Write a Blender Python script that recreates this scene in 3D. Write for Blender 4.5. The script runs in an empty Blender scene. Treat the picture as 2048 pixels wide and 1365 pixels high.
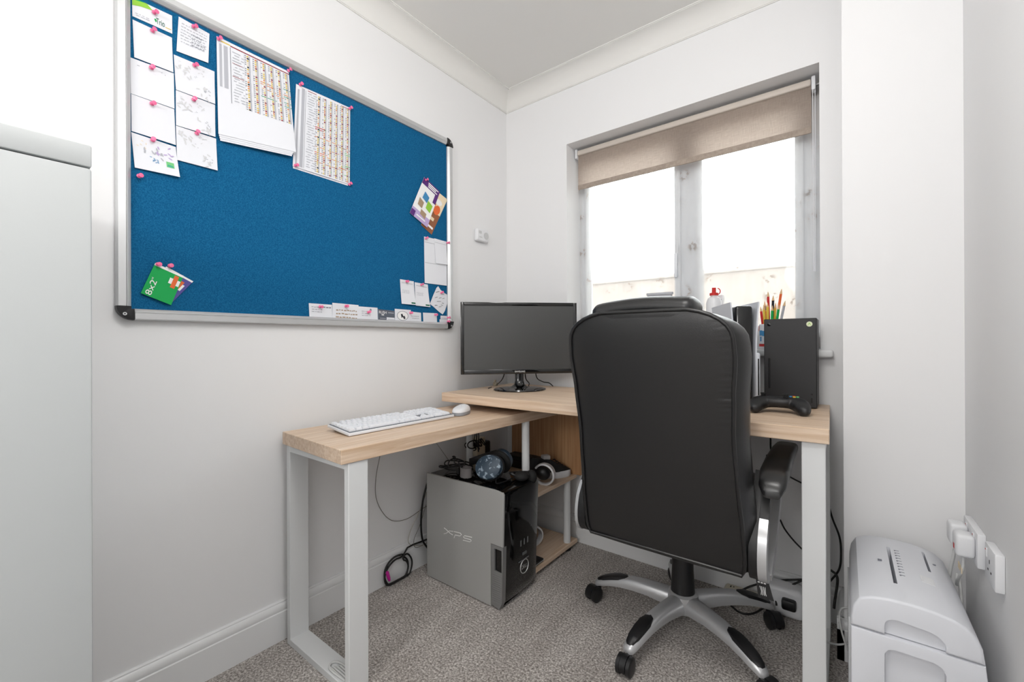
import bpy, bmesh, math, random
from mathutils import Vector, Matrix, Euler
random.seed(7)
S = bpy.context.scene
COL = S.collection
PI = math.pi

# ------------------------------------------------------------------ camera
CAM = Vector((1.49947, -1.89675, 0.99105))
YAW, PITCH, ROLL, FPX = 0.6575626, 0.0010848, -0.0038688, 860.732
FWD = Vector((-math.sin(YAW)*math.cos(PITCH), math.cos(YAW)*math.cos(PITCH), math.sin(PITCH)))
_R = Vector((math.cos(YAW), math.sin(YAW), 0)); _U = _R.cross(FWD)
RGT = _R*math.cos(ROLL) + _U*math.sin(ROLL)
UPV = -_R*math.sin(ROLL) + _U*math.cos(ROLL)
cd = bpy.data.cameras.new('camera'); cam = bpy.data.objects.new('camera', cd); COL.objects.link(cam)
cd.sensor_fit = 'HORIZONTAL'; cd.sensor_width = 36; cd.lens = FPX/2048*36; cd.clip_start = 0.02
cam.matrix_world = Matrix(((RGT.x, UPV.x, -FWD.x, CAM.x), (RGT.y, UPV.y, -FWD.y, CAM.y), (RGT.z, UPV.z, -FWD.z, CAM.z), (0, 0, 0, 1)))
S.camera = cam
# ------------------------------------------------------------------ world, exposure
w = bpy.data.worlds.new('sky'); S.world = w; w.use_nodes = True
bgn = w.node_tree.nodes['Background']; bgn.inputs[0].default_value = (0.96, 0.98, 1.0, 1); bgn.inputs[1].default_value = 4.8
S.view_settings.view_transform = 'Standard'; S.view_settings.look = 'None'
S.view_settings.exposure = 0.45; S.view_settings.gamma = 1.0; S.view_settings.use_curve_mapping = False
FILL_W = ((1.3, -1.5, 13.0, 2.28), (1.2, -3.6, 32.0, 1.75))   # x, y, watts, height of the two added fill lights

# ------------------------------------------------------------------ helpers
def at(u, v, axis, val):
    """photo pixel -> point on the plane coordinate[axis] == val"""
    d = FWD + RGT*((u-1024)/FPX) - UPV*((v-682.5)/FPX)
    return CAM + d*((val-CAM[axis])/d[axis])

def lin(c):
    return c/12.92 if c <= .04045 else ((c+.055)/1.055)**2.4
def rgb(r, g=None, b=None):
    if g is None: g = b = r
    return (lin(r/255), lin(g/255), lin(b/255), 1)

MATS = {}
def mat(name, col, rough=.5, metal=0, spec=.5, bump=None, noise=None, coat=0, sheen=0, trans=0, emit=0, alpha=1):
    if name in MATS: return MATS[name]
    m = bpy.data.materials.new(name); m.use_nodes = True; nt = m.node_tree; b = nt.nodes['Principled BSDF']
    b.inputs['Base Color'].default_value = col; b.inputs['Roughness'].default_value = rough
    b.inputs['Metallic'].default_value = metal; b.inputs['Specular IOR Level'].default_value = spec
    b.inputs['Coat Weight'].default_value = coat; b.inputs['Sheen Weight'].default_value = sheen
    b.inputs['Transmission Weight'].default_value = trans
    if emit:
        b.inputs['Emission Color'].default_value = col; b.inputs['Emission Strength'].default_value = emit
    tc = nt.nodes.new('ShaderNodeTexCoord')
    if noise:   # (scale, other colour, contrast lo, hi)
        n = nt.nodes.new('ShaderNodeTexNoise'); n.inputs['Scale'].default_value = noise[0]; n.inputs['Detail'].default_value = 4
        r = nt.nodes.new('ShaderNodeValToRGB'); r.color_ramp.elements[0].color = col; r.color_ramp.elements[1].color = noise[1]
        r.color_ramp.elements[0].position = noise[2]; r.color_ramp.elements[1].position = noise[3]
        nt.links.new(tc.outputs['Object'], n.inputs['Vector']); nt.links.new(n.outputs['Fac'], r.inputs['Fac'])
        nt.links.new(r.outputs['Color'], b.inputs['Base Color'])
    if bump:    # (scale, strength, distance)
        n = nt.nodes.new('ShaderNodeTexNoise'); n.inputs['Scale'].default_value = bump[0]; n.inputs['Detail'].default_value = 5
        bp = nt.nodes.new('ShaderNodeBump'); bp.inputs['Strength'].default_value = bump[1]; bp.inputs['Distance'].default_value = bump[2]
        nt.links.new(tc.outputs['Object'], n.inputs['Vector']); nt.links.new(n.outputs['Fac'], bp.inputs['Height'])
        nt.links.new(bp.outputs['Normal'], b.inputs['Normal'])
    MATS[name] = m
    return m

def wood(name, c1, c2, axis, rough=.42, c3=None):
    """light oak laminate, grain running along `axis`"""
    if name in MATS: return MATS[name]
    m = bpy.data.materials.new(name); m.use_nodes = True; nt = m.node_tree; b = nt.nodes['Principled BSDF']
    tc = nt.nodes.new('ShaderNodeTexCoord'); mp = nt.nodes.new('ShaderNodeMapping')
    sc = [70, 70, 70]; sc[axis] = 2.2; mp.inputs['Scale'].default_value = sc
    n = nt.nodes.new('ShaderNodeTexNoise'); n.inputs['Scale'].default_value = 1.4; n.inputs['Detail'].default_value = 6; n.inputs['Distortion'].default_value = .6
    r = nt.nodes.new('ShaderNodeValToRGB'); r.color_ramp.elements[0].color = c1; r.color_ramp.elements[1].color = c2
    r.color_ramp.elements[0].position = .33; r.color_ramp.elements[1].position = .68
    n2 = nt.nodes.new('ShaderNodeTexNoise'); n2.inputs['Scale'].default_value = .35; n2.inputs['Detail'].default_value = 2
    mx = nt.nodes.new('ShaderNodeMixRGB'); mx.blend_type = 'MULTIPLY'; mx.inputs['Fac'].default_value = .35
    r2 = nt.nodes.new('ShaderNodeValToRGB'); r2.color_ramp.elements[0].color = (.78, .74, .7, 1); r2.color_ramp.elements[1].color = (1, 1, 1, 1)
    r2.color_ramp.elements[0].position = .35; r2.color_ramp.elements[1].position = .6
    L = nt.links.new
    L(tc.outputs['Object'], mp.inputs['Vector']); L(mp.outputs['Vector'], n.inputs['Vector']); L(mp.outputs['Vector'], n2.inputs['Vector'])
    L(n.outputs['Fac'], r.inputs['Fac']); L(n2.outputs['Fac'], r2.inputs['Fac']); L(r.outputs['Color'], mx.inputs['Color1']); L(r2.outputs['Color'], mx.inputs['Color2'])
    L(mx.outputs['Color'], b.inputs['Base Color'])
    bp = nt.nodes.new('ShaderNodeBump'); bp.inputs['Strength'].default_value = .12; bp.inputs['Distance'].default_value = .001
    L(n.outputs['Fac'], bp.inputs['Height']); L(bp.outputs['Normal'], b.inputs['Normal'])
    b.inputs['Roughness'].default_value = rough
    MATS[name] = m
    return m

def cr(pts, n=6, closed=False):
    """Catmull-Rom through points"""
    P = [Vector(p) for p in pts]; out = []; N = len(P)
    if N < 3 and not closed: return P
    for i in range(N if closed else N-1):
        p0 = P[(i-1) % N] if closed or i > 0 else P[0]*2-P[1]
        p1 = P[i]; p2 = P[(i+1) % N]
        p3 = P[(i+2) % N] if closed or i+2 < N else P[-1]*2-P[-2]
        for k in range(n):
            t = k/n
            out.append(.5*((2*p1)+(p2-p0)*t+(2*p0-5*p1+4*p2-p3)*t*t+(3*p1-p0-3*p2+p3)*t*t*t))
    if not closed: out.append(P[-1])
    return out

class MB:
    def __init__(s): s.bm = bmesh.new(); s.mi = 0
    def _merge(s, b2):
        me = bpy.data.meshes.new('tmp'); b2.to_mesh(me); b2.free()
        n = len(s.bm.faces); s.bm.from_mesh(me); bpy.data.meshes.remove(me)
        s.bm.faces.ensure_lookup_table()
        for f in s.bm.faces[n:]: f.material_index = s.mi
        return s
    def face(s, pts):
        f = s.bm.faces.new([s.bm.verts.new(Vector(p)) for p in pts]); f.material_index = s.mi; return s
    def box(s, x0, x1, y0, y1, z0, z1, bv=0, seg=2, M=None):
        b = bmesh.new(); bmesh.ops.create_cube(b, size=1)
        for v in b.verts: v.co = Vector(((x0+x1)/2+v.co.x*(x1-x0), (y0+y1)/2+v.co.y*(y1-y0), (z0+z1)/2+v.co.z*(z1-z0)))
        if bv: bmesh.ops.bevel(b, geom=b.edges[:], offset=bv, segments=seg, profile=.5, affect='EDGES')
        if M is not None: bmesh.ops.transform(b, matrix=M, verts=b.verts[:])
        return s._merge(b)
    def loft(s, rings, cap=True, closed=True):
        b = bmesh.new(); R = [[b.verts.new(Vector(p)) for p in r] for r in rings]; n = len(R[0])
        for i in range(len(R)-1):
            for j in range(n if closed else n-1):
                k = (j+1) % n
                b.faces.new((R[i][j], R[i][k], R[i+1][k], R[i+1][j]))
        if cap and closed:
            b.faces.new(R[0][::-1]); b.faces.new(R[-1])
        bmesh.ops.recalc_face_normals(b, faces=b.faces[:])
        return s._merge(b)
    def tube(s, pts, r, n=8, closed=False):
        P = [Vector(p) for p in pts]; N = len(P); rings = []
        prev = None
        for i, p in enumerate(P):
            if closed: t = P[(i+1) % N]-P[i-1]
            else: t = P[min(i+1, N-1)]-P[max(i-1, 0)]
            if t.length < 1e-9: t = Vector((0, 0, 1))
            t.normalize()
            if prev is None:
                a = Vector((0, 0, 1)) if abs(t.z) < .9 else Vector((1, 0, 0)); u = t.cross(a).normalized()
            else:
                u = prev-t*prev.dot(t)
                if u.length < 1e-6: u = t.orthogonal()
                u.normalize()
            prev = u; v = t.cross(u); rr = r[i] if isinstance(r, (list, tuple)) else r
            rings.append([p+(u*math.cos(a)+v*math.sin(a))*rr for a in [2*PI*k/n for k in range(n)]])
        if closed: rings.append(rings[0]); return s.loft(rings, cap=False)
        return s.loft(rings)
    def cyl(s, p0, p1, r0, r1=None, n=20): return s.tube([p0, p1], [r0, r0 if r1 is None else r1], n)
    def prism(s, poly, axis, a, b_, bv=0, seg=2):
        """poly: 2-D points in the two remaining axes (in xyz order), extruded along axis from a to b_"""
        def mk(p, t): q = list(p); q.insert(axis, t); return Vector(q)
        b = bmesh.new(); A = [b.verts.new(mk(p, a)) for p in poly]; B = [b.verts.new(mk(p, b_)) for p in poly]; n = len(poly)
        for i in range(n): b.faces.new((A[i], A[(i+1) % n], B[(i+1) % n], B[i]))
        b.faces.new(A[::-1]); b.faces.new(B)
        bmesh.ops.recalc_face_normals(b, faces=b.faces[:])
        if bv:
            es = [e for e in b.edges if (e.verts[0] in A) == (e.verts[1] in A)]
            bmesh.ops.bevel(b, geom=es, offset=bv, segments=seg, profile=.5, affect='EDGES')
        return s._merge(b)
    def lathe(s, prof, c=(0, 0, 0), n=24, M=None):
        rings = [[Vector((c[0]+r*math.cos(2*PI*k/n), c[1]+r*math.sin(2*PI*k/n), c[2]+z)) for k in range(n)] for r, z in prof]
        if M is not None: rings = [[M @ p for p in r] for r in rings]
        return s.loft(rings)
    def ell(s, c, r, M=None, nu=16, nv=10):
        b = bmesh.new(); bmesh.ops.create_uvsphere(b, u_segments=nu, v_segments=nv, radius=1)
        for v in b.verts:
            q = Vector((v.co.x*r[0], v.co.y*r[1], v.co.z*r[2]))
            if M is not None: q = M @ q
            v.co = q+Vector(c)
        return s._merge(b)
    def build(s, name, mats, parent=None, smooth=35, label=None):
        me = bpy.data.meshes.new(name)
        s.bm.to_mesh(me); s.bm.free()
        for m in (mats if isinstance(mats, (list, tuple)) else [mats]): me.materials.append(m)
        if smooth:
            me.shade_smooth(); me.set_sharp_from_angle(angle=math.radians(smooth))
        return link(name, me, parent, label)

def link(name, me, parent=None, label=None):
    o = bpy.data.objects.new(name, me); COL.objects.link(o)
    if parent is not None:
        o.parent = parent
        o.matrix_parent_inverse = WM(parent).inverted()
    if label: o['label'] = label
    return o
def WM(o):
    """world matrix without a depsgraph update"""
    m = o.matrix_basis.copy()
    if o.parent is not None: m = WM(o.parent) @ o.matrix_parent_inverse @ m
    return m
def local(o, parent, loc, rot=(0, 0, 0)):
    """put o (mesh in its own coordinates) at loc/rot given in world space under parent"""
    o.parent = parent
    if parent is not None: o.matrix_parent_inverse = WM(parent).inverted()
    o.location = loc; o.rotation_euler = rot
    return o
def thing(name, label, cat, loc=(0, 0, 0), rotz=0, group=None):
    o = bpy.data.objects.new(name, None); COL.objects.link(o); o.empty_display_size = .05
    o.location = loc; o.rotation_euler = (0, 0, rotz)
    return tag(o, label, cat, group)
def tag(o, label, cat, group=None):
    o['label'] = label; o['category'] = cat
    if group: o['group'] = group
    return o
def struct(o, label=None, cat=None):
    o['kind'] = 'structure'
    if label: o['label'] = label
    if cat: o['category'] = cat
    return o
def text_bm(txt):
    """flat lettering mesh data: list of (verts, faces) in a unit-ish frame, bbox"""
    cu = bpy.data.curves.new('t', 'FONT'); cu.body = txt; cu.size = 1
    o = bpy.data.objects.new('t', cu); COL.objects.link(o)
    dg = bpy.context.evaluated_depsgraph_get(); me = bpy.data.meshes.new_from_object(o.evaluated_get(dg))
    vs = [v.co.copy() for v in me.vertices]; fs = [tuple(p.vertices) for p in me.polygons]
    bpy.data.objects.remove(o); bpy.data.curves.remove(cu); bpy.data.meshes.remove(me)
    x0 = min(v.x for v in vs); x1 = max(v.x for v in vs); y0 = min(v.y for v in vs); y1 = max(v.y for v in vs)
    return [((v.x-x0)/(x1-x0), (v.y-y0)/(y1-y0)) for v in vs], fs
def add_text(mb, txt, fn):
    """fn maps (0..1 along, 0..1 up) to a 3-D point"""
    vs, fs = text_bm(txt); V = [mb.bm.verts.new(fn(a, b)) for a, b in vs]
    for f in fs:
        try:
            q = mb.bm.faces.new([V[i] for i in f]); q.material_index = mb.mi
        except ValueError: pass

# ------------------------------------------------------------------ materials
M_WALL = mat('wall_paint', rgb(240, 240, 241), .75, spec=.25, bump=(160, .04, .001))
M_CEIL = mat('ceiling_paint', rgb(236, 235, 232), .85, spec=.2)
M_TRIM = mat('gloss_trim_paint', rgb(238, 239, 240), .3, spec=.5)
M_UPVC = mat('white_upvc', rgb(228, 232, 238), .3)
M_STEEL = mat('white_powder_coat', rgb(226, 228, 229), .4)
M_CAB = mat('grey_enamel', rgb(192, 196, 197), .45, spec=.4)
M_OAKX = wood('oak_along_x', rgb(212, 182, 152), rgb(234, 212, 190), 0)
M_OAKY = wood('oak_along_y', rgb(212, 182, 152), rgb(234, 212, 190), 1)
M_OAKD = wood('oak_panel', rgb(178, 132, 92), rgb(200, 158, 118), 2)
M_ALU = mat('brushed_aluminium', rgb(205, 206, 207), .32, metal=.55)
M_BLKPL = mat('black_plastic', rgb(22, 22, 24), .42, bump=(900, .05, .0005))
M_BLKGL = mat('black_gloss', rgb(9, 9, 10), .08, coat=.4)
M_BLKSAT = mat('black_satin', rgb(34, 34, 36), .5)
M_SCREEN = mat('screen_matte', rgb(46, 47, 47), .42, spec=1.0)
M_LEATH = mat('black_leather', rgb(25, 25, 26), .34, spec=.6, bump=(420, .18, .0012))
M_SILVER = mat('silver_paint', rgb(196, 197, 199), .3, metal=.45)
M_PCSIDE = mat('silver_grey_panel', rgb(172, 172, 170), .36, metal=.2)
M_ARM = mat('black_arm_plastic', rgb(26, 26, 27), .3, spec=.6)
M_WHITE = mat('white_plastic', rgb(232, 233, 236), .35)
M_WHITE2 = mat('shredder_white', rgb(226, 228, 234), .38)
M_KEY = mat('white_keycap', rgb(236, 238, 243), .4)
M_KEYPLATE = mat('grey_key_plate', rgb(120, 124, 130), .5)
M_PAPER = mat('paper', rgb(232, 234, 240), .8, spec=.2)
M_PAPER2 = mat('card_white', rgb(238, 239, 243), .7, spec=.3)
M_PINK = mat('pink_plastic', rgb(250, 116, 164), .25)
M_NEEDLE = mat('pin_steel', rgb(200, 200, 200), .25, metal=1)
M_CABLE = mat('black_cable', rgb(20, 20, 21), .45)
M_GCABLE = mat('grey_cable', rgb(120, 115, 108), .5)
M_WCABLE = mat('white_cable', rgb(214, 215, 214), .45)
M_GLOWDARK = mat('dark_recess', rgb(12, 12, 13), .7)
M_CREAM = mat('cream_plastic', rgb(222, 214, 192), .4)
M_RUBBER = mat('soft_black_foam', rgb(18, 18, 19), .8)
for nm, c in dict(red=(206, 52, 50), orange=(226, 140, 70), yellow=(226, 196, 80), green=(24, 168, 84), dkgreen=(20, 100, 70), teal=(70, 170, 140),
                  purple=(92, 48, 124), lilac=(190, 170, 214), violet=(88, 84, 156), blue=(70, 140, 190), ink=(40, 40, 48), grey=(128, 130, 140),
                  lgrey=(182, 184, 192), faint=(212, 213, 216), tan=(170, 146, 120), orange2=(232, 110, 60), white=(245, 245, 245), lime=(150, 205, 70), slate=(92, 98, 110), maroon=(150, 60, 70),
                  brown=(150, 96, 66), peach=(240, 222, 190), magenta=(214, 40, 160), ltgreen=(120, 200, 130)).items():
    mat('print_'+nm, rgb(*c), .65, spec=.3)
def PM(n): return MATS['print_'+n]

def carpet():
    m = bpy.data.materials.new('grey_carpet'); m.use_nodes = True; nt = m.node_tree; b = nt.nodes['Principled BSDF']; L = nt.links.new
    tc = nt.nodes.new('ShaderNodeTexCoord')
    n = nt.nodes.new('ShaderNodeTexNoise'); n.inputs['Scale'].default_value = 150; n.inputs['Detail'].default_value = 4; n.inputs['Roughness'].default_value = .75
    r = nt.nodes.new('ShaderNodeValToRGB'); cs = r.color_ramp
    cs.elements[0].position = .36; cs.elements[0].color = rgb(106, 99, 94); cs.elements[1].position = .64; cs.elements[1].color = rgb(234, 230, 226)
    e = cs.elements.new(.5); e.color = rgb(172, 166, 161)
    n2 = nt.nodes.new('ShaderNodeTexNoise'); n2.inputs['Scale'].default_value = 7; n2.inputs['Detail'].default_value = 4
    mp = nt.nodes.new('ShaderNodeMapping'); mp.inputs['Rotation'].default_value = (0, 0, .25); mp.inputs['Scale'].default_value = (14, 1.2, 1)
    n3 = nt.nodes.new('ShaderNodeTexNoise'); n3.inputs['Scale'].default_value = 1.6; n3.inputs['Detail'].default_value = 3
    r3 = nt.nodes.new('ShaderNodeValToRGB'); r3.color_ramp.elements[0].position = .38; r3.color_ramp.elements[0].color = (.86, .84, .83, 1)
    r3.color_ramp.elements[1].position = .66; r3.color_ramp.elements[1].color = (1.12, 1.12, 1.12, 1)
    ad = nt.nodes.new('ShaderNodeMath'); ad.operation = 'ADD'; ml = nt.nodes.new('ShaderNodeMath'); ml.operation = 'MULTIPLY'; ml.inputs[1].default_value = .5
    mx = nt.nodes.new('ShaderNodeMixRGB'); mx.blend_type = 'MULTIPLY'; mx.inputs['Fac'].default_value = 1
    L(tc.outputs['Object'], n.inputs['Vector']); L(tc.outputs['Object'], n2.inputs['Vector']); L(tc.outputs['Object'], mp.inputs['Vector']); L(mp.outputs['Vector'], n3.inputs['Vector'])
    L(n.outputs['Fac'], r.inputs['Fac']); L(n2.outputs['Fac'], ad.inputs[0]); L(n3.outputs['Fac'], ad.inputs[1]); L(ad.outputs[0], ml.inputs[0]); L(ml.outputs[0], r3.inputs['Fac'])
    L(r.outputs['Color'], mx.inputs['Color1']); L(r3.outputs['Color'], mx.inputs['Color2']); L(mx.outputs['Color'], b.inputs['Base Color'])
    bp = nt.nodes.new('ShaderNodeBump'); bp.inputs['Strength'].default_value = .6; bp.inputs['Distance'].default_value = .004
    L(n.outputs['Fac'], bp.inputs['Height']); L(bp.outputs['Normal'], b.inputs['Normal'])
    b.inputs['Roughness'].default_value = .95; b.inputs['Specular IOR Level'].default_value = .1; b.inputs['Sheen Weight'].default_value = .2
    return m
def felt():
    m = mat('blue_felt', rgb(16, 84, 128), .9, spec=.1, noise=(330, rgb(30, 108, 154), .35, .7), bump=(420, .4, .001))
    return m
def glassmat():
    m = bpy.data.materials.new('window_glass'); m.use_nodes = True; nt = m.node_tree; nt.nodes.clear(); L = nt.links.new
    o = nt.nodes.new('ShaderNodeOutputMaterial'); t = nt.nodes.new('ShaderNodeBsdfTransparent'); g = nt.nodes.new('ShaderNodeBsdfGlossy'); g.inputs['Roughness'].default_value = .02
    mx = nt.nodes.new('ShaderNodeMixShader'); f = nt.nodes.new('ShaderNodeFresnel'); f.inputs['IOR'].default_value = 1.45
    t.inputs[0].default_value = (.96, .98, .97, 1)
    L(f.outputs[0], mx.inputs[0]); L(t.outputs[0], mx.inputs[1]); L(g.outputs[0], mx.inputs[2]); L(mx.outputs[0], o.inputs[0])
    return m
def voilemat():
    """sheer white net with small embroidered sprigs"""
    m = bpy.data.materials.new('voile_net'); m.use_nodes = True; nt = m.node_tree; nt.nodes.clear(); L = nt.links.new
    o = nt.nodes.new('ShaderNodeOutputMaterial'); t = nt.nodes.new('ShaderNodeBsdfTransparent')
    d = nt.nodes.new('ShaderNodeBsdfDiffuse'); tl = nt.nodes.new('ShaderNodeBsdfTranslucent'); a = nt.nodes.new('ShaderNodeMixShader'); a.inputs[0].default_value = .5
    tc = nt.nodes.new('ShaderNodeTexCoord'); vo = nt.nodes.new('ShaderNodeTexVoronoi'); vo.inputs['Scale'].default_value = 10; vo.inputs['Randomness'].default_value = .7
    n = nt.nodes.new('ShaderNodeTexNoise'); n.inputs['Scale'].default_value = 60; n.inputs['Detail'].default_value = 2
    # sprig = near a cell centre AND noise high
    m1 = nt.nodes.new('ShaderNodeMapRange'); m1.inputs[1].default_value = .18; m1.inputs[2].default_value = .36; m1.inputs[3].default_value = 1; m1.inputs[4].default_value = 0
    m2 = nt.nodes.new('ShaderNodeMapRange'); m2.inputs[1].default_value = .50; m2.inputs[2].default_value = .58
    mu = nt.nodes.new('ShaderNodeMath'); mu.operation = 'MULTIPLY'
    L(tc.outputs['Object'], vo.inputs['Vector']); L(tc.outputs['Object'], n.inputs['Vector']); L(vo.outputs['Distance'], m1.inputs[0]); L(n.outputs['Fac'], m2.inputs[0])
    L(m1.outputs[0], mu.inputs[0]); L(m2.outputs[0], mu.inputs[1])
    cr_ = nt.nodes.new('ShaderNodeMixRGB'); cr_.inputs['Color1'].default_value = rgb(245, 244, 242); cr_.inputs['Color2'].default_value = rgb(182, 173, 165)
    L(mu.outputs[0], cr_.inputs['Fac']); L(cr_.outputs[0], d.inputs[0]); L(cr_.outputs[0], tl.inputs[0])
    L(d.outputs[0], a.inputs[1]); L(tl.outputs[0], a.inputs[2])
    dn = nt.nodes.new('ShaderNodeMapRange'); dn.inputs[3].default_value = .42; dn.inputs[4].default_value = .72; L(mu.outputs[0], dn.inputs[0])
    mx = nt.nodes.new('ShaderNodeMixShader'); L(dn.outputs[0], mx.inputs[0]); L(t.outputs[0], mx.inputs[1]); L(a.outputs[0], mx.inputs[2]); L(mx.outputs[0], o.inputs[0])
    return m
def blindmat():
    m = bpy.data.materials.new('linen_blind'); m.use_nodes = True; nt = m.node_tree; nt.nodes.clear(); L = nt.links.new
    o = nt.nodes.new('ShaderNodeOutputMaterial'); d = nt.nodes.new('ShaderNodeBsdfDiffuse'); tl = nt.nodes.new('ShaderNodeBsdfTranslucent'); a = nt.nodes.new('ShaderNodeMixShader'); a.inputs[0].default_value = .6
    tc = nt.nodes.new('ShaderNodeTexCoord'); out = []
    for sc in ((30, 1, 700), (700, 1, 30)):
        mp = nt.nodes.new('ShaderNodeMapping'); mp.inputs['Scale'].default_value = sc; n = nt.nodes.new('ShaderNodeTexNoise'); n.inputs['Scale'].default_value = 1; n.inputs['Detail'].default_value = 3
        L(tc.outputs['Object'], mp.inputs['Vector']); L(mp.outputs['Vector'], n.inputs['Vector']); out.append(n)
    ad = nt.nodes.new('ShaderNodeMath'); ad.operation = 'ADD'; L(out[0].outputs['Fac'], ad.inputs[0]); L(out[1].outputs['Fac'], ad.inputs[1])
    r = nt.nodes.new('ShaderNodeValToRGB'); r.color_ramp.elements[0].position = .3; r.color_ramp.elements[1].position = .75
    hf = nt.nodes.new('ShaderNodeMath'); hf.operation = 'MULTIPLY'; hf.inputs[1].default_value = .5; L(ad.outputs[0], hf.inputs[0]); L(hf.outputs[0], r.inputs['Fac'])
    r.color_ramp.elements[0].color = rgb(176, 160, 148); r.color_ramp.elements[1].color = rgb(214, 201, 190)
    L(r.outputs['Color'], d.inputs[0]); L(r.outputs['Color'], tl.inputs[0]); L(d.outputs[0], a.inputs[1]); L(tl.outputs[0], a.inputs[2]); L(a.outputs[0], o.inputs[0])
    return m
M_CARPET, M_FELT, M_GLASS, M_VOILE, M_BLIND = carpet(), felt(), glassmat(), voilemat(), blindmat()

# ------------------------------------------------------------------ room shell
XR, YF, ZC = 1.7606, -4.7, 2.35
CX, CY = 1.4962, -0.2037
WX0, WX1, WZ0, WZ1 = .389, 1.4317, .958, 1.9893
struct(MB().box(-.15, XR+.15, YF-.15, .25, -.1, 0).build('floor', M_CARPET, smooth=0), 'grey speckled cut-pile carpet')
struct(MB().box(-.15, XR+.15, YF-.15, .25, ZC, ZC+.1).build('ceiling', M_CEIL, smooth=0), 'plain white ceiling')
struct(MB().box(-.12, 0, YF, .22, 0, ZC).build('wall_left', M_WALL, smooth=0), 'white painted wall behind the pin board')
struct(MB().box(XR, XR+.12, YF, .22, 0, ZC).build('wall_right', M_WALL, smooth=0), 'white painted wall with power sockets')
struct(MB().box(0, XR, YF-.12, YF, 0, ZC).build('wall_front', M_WALL, smooth=0))
b = MB()
b.box(0, WX0, 0, .22, 0, ZC); b.box(WX1, XR, 0, .22, 0, ZC); b.box(WX0, WX1, 0, .22, 0, WZ0-.028); b.box(WX0, WX1, 0, .22, WZ1, ZC)
struct(b.build('wall_back', M_WALL, smooth=0), 'white painted wall around the recessed window')
struct(MB().box(CX, XR, CY, 0, 0, ZC).build('wall_boxing', M_WALL, smooth=0), 'white boxed-in column beside the window')
# cornice (cove)
def cove():
    pts = [(0, ZC), (0, ZC-.0805), (.004, ZC-.0805), (.004, ZC-.076)]
    for k in range(9):
        a = PI/2*k/8; pts.append((.006+.07*(1-math.cos(a)), ZC-.076+.07*math.sin(a)))
    pts += [(.076, ZC-.004), (.0805, ZC-.004), (.0805, ZC)]
    return pts
cv = cove()
struct(MB().prism(cv, 1, YF, 0).build('trim_1', M_CEIL, smooth=50), 'white coved cornice above the pin board')
struct(MB().prism([(-a, z) for a, z in cv], 0, 0, CX).build('trim_2', M_CEIL, smooth=50), 'white coved cornice above the window')
b = MB(); b.prism([(CY-a, z) for a, z in cv], 0, CX-.0805, XR)
struct(b.build('trim_3', M_CEIL, smooth=50))
struct(MB().prism([(CX-a, z) for a, z in cv], 1, CY-.0805, 0).build('trim_4', M_CEIL, smooth=50))
struct(MB().prism([(XR-a, z) for a, z in cv], 1, YF, CY).build('trim_5', M_CEIL, smooth=50))
# skirting
sk = [(0, 0), (.018, 0), (.018, .094), (.015, .0965), (.0155, .099), (.0165, .104), (.0155, .112), (.012, .119), (.009, .1215), (.009, .125), (.006, .1275), (0, .1275)]
struct(MB().prism(sk, 1, YF, 0).build('baseboard_left', M_TRIM, smooth=30), 'white moulded skirting board under the pin board')
struct(MB().prism([(-a, z) for a, z in sk], 0, 0, CX).build('baseboard_back', M_TRIM, smooth=30), 'white moulded skirting board under the window')
struct(MB().prism([(CY-a, z) for a, z in sk], 0, CX-.018, XR).build('baseboard_column', M_TRIM, smooth=30), 'white skirting board on the boxed column')
struct(MB().prism([(CX-a, z) for a, z in sk], 1, CY-.018, 0).build('baseboard_column_side', M_TRIM, smooth=30))
struct(MB().prism([(XR-a, z) for a, z in sk], 1, YF, CY-.018).build('baseboard_right', M_TRIM, smooth=30))

# ------------------------------------------------------------------ window
win = bpy.data.objects.new('window_1', None); COL.objects.link(win); win.location = ((WX0+WX1)/2, .16, WZ0); struct(win, 'white two-light casement window in a deep recess')
b = MB(); Y0, Y1 = .150, .215
b.box(WX0, WX0+.034, Y0, Y1, WZ0, WZ1, .003); b.box(WX1-.06, WX1, Y0, Y1, WZ0, WZ1, .003)
b.box(WX0, WX1, Y0, Y1, WZ1-.05, WZ1, .003); b.box(WX0, WX1, Y0, Y1, WZ0, WZ0+.05, .003)
b.box(.905, .965, Y0, Y1, WZ0, WZ1, .003)
b.build('window_frame', M_UPVC, win)
for i, (x0, x1) in enumerate(((WX0+.03, .905), (.965, WX1-.056))):
    b = MB(); z0, z1 = WZ0+.045, WZ1-.045; t = .034 if i == 0 else .038; ya, yb = .138, .18
    b.box(x0, x0+(.018 if i == 0 else .034), ya, yb, z0, z1, .004); b.box(x1-(.026 if i == 0 else .03), x1, ya, yb, z0, z1, .004); b.box(x0, x1, ya, yb, z0, z0+.05, .004); b.box(x0, x1, ya, yb, z1-.05, z1, .004)
    sh = b.build('casement_sash', M_UPVC, win)
    MB().box(x0+.015, x1-.02, .172, .176, z0+.045, z1-.045).build('glass_pane', M_GLASS, sh, smooth=0)
    if i == 0:
        h = MB(); h.box(x1-.02, x1-.004, .118, .14, 1.36, 1.43, .003); h.box(x1-.019, x1-.005, .105, .12, 1.28, 1.39, .004); h.build('window_handle', M_UPVC, sh)
b = MB(); b.box(WX0-.04, WX1+.038, -.045, .0, WZ0-.028, WZ0, .009, 3); b.box(WX0+.001, WX1-.001, -.01, .155, WZ0-.028, WZ0, .002)
b.build('window_sill', M_TRIM, win)
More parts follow.
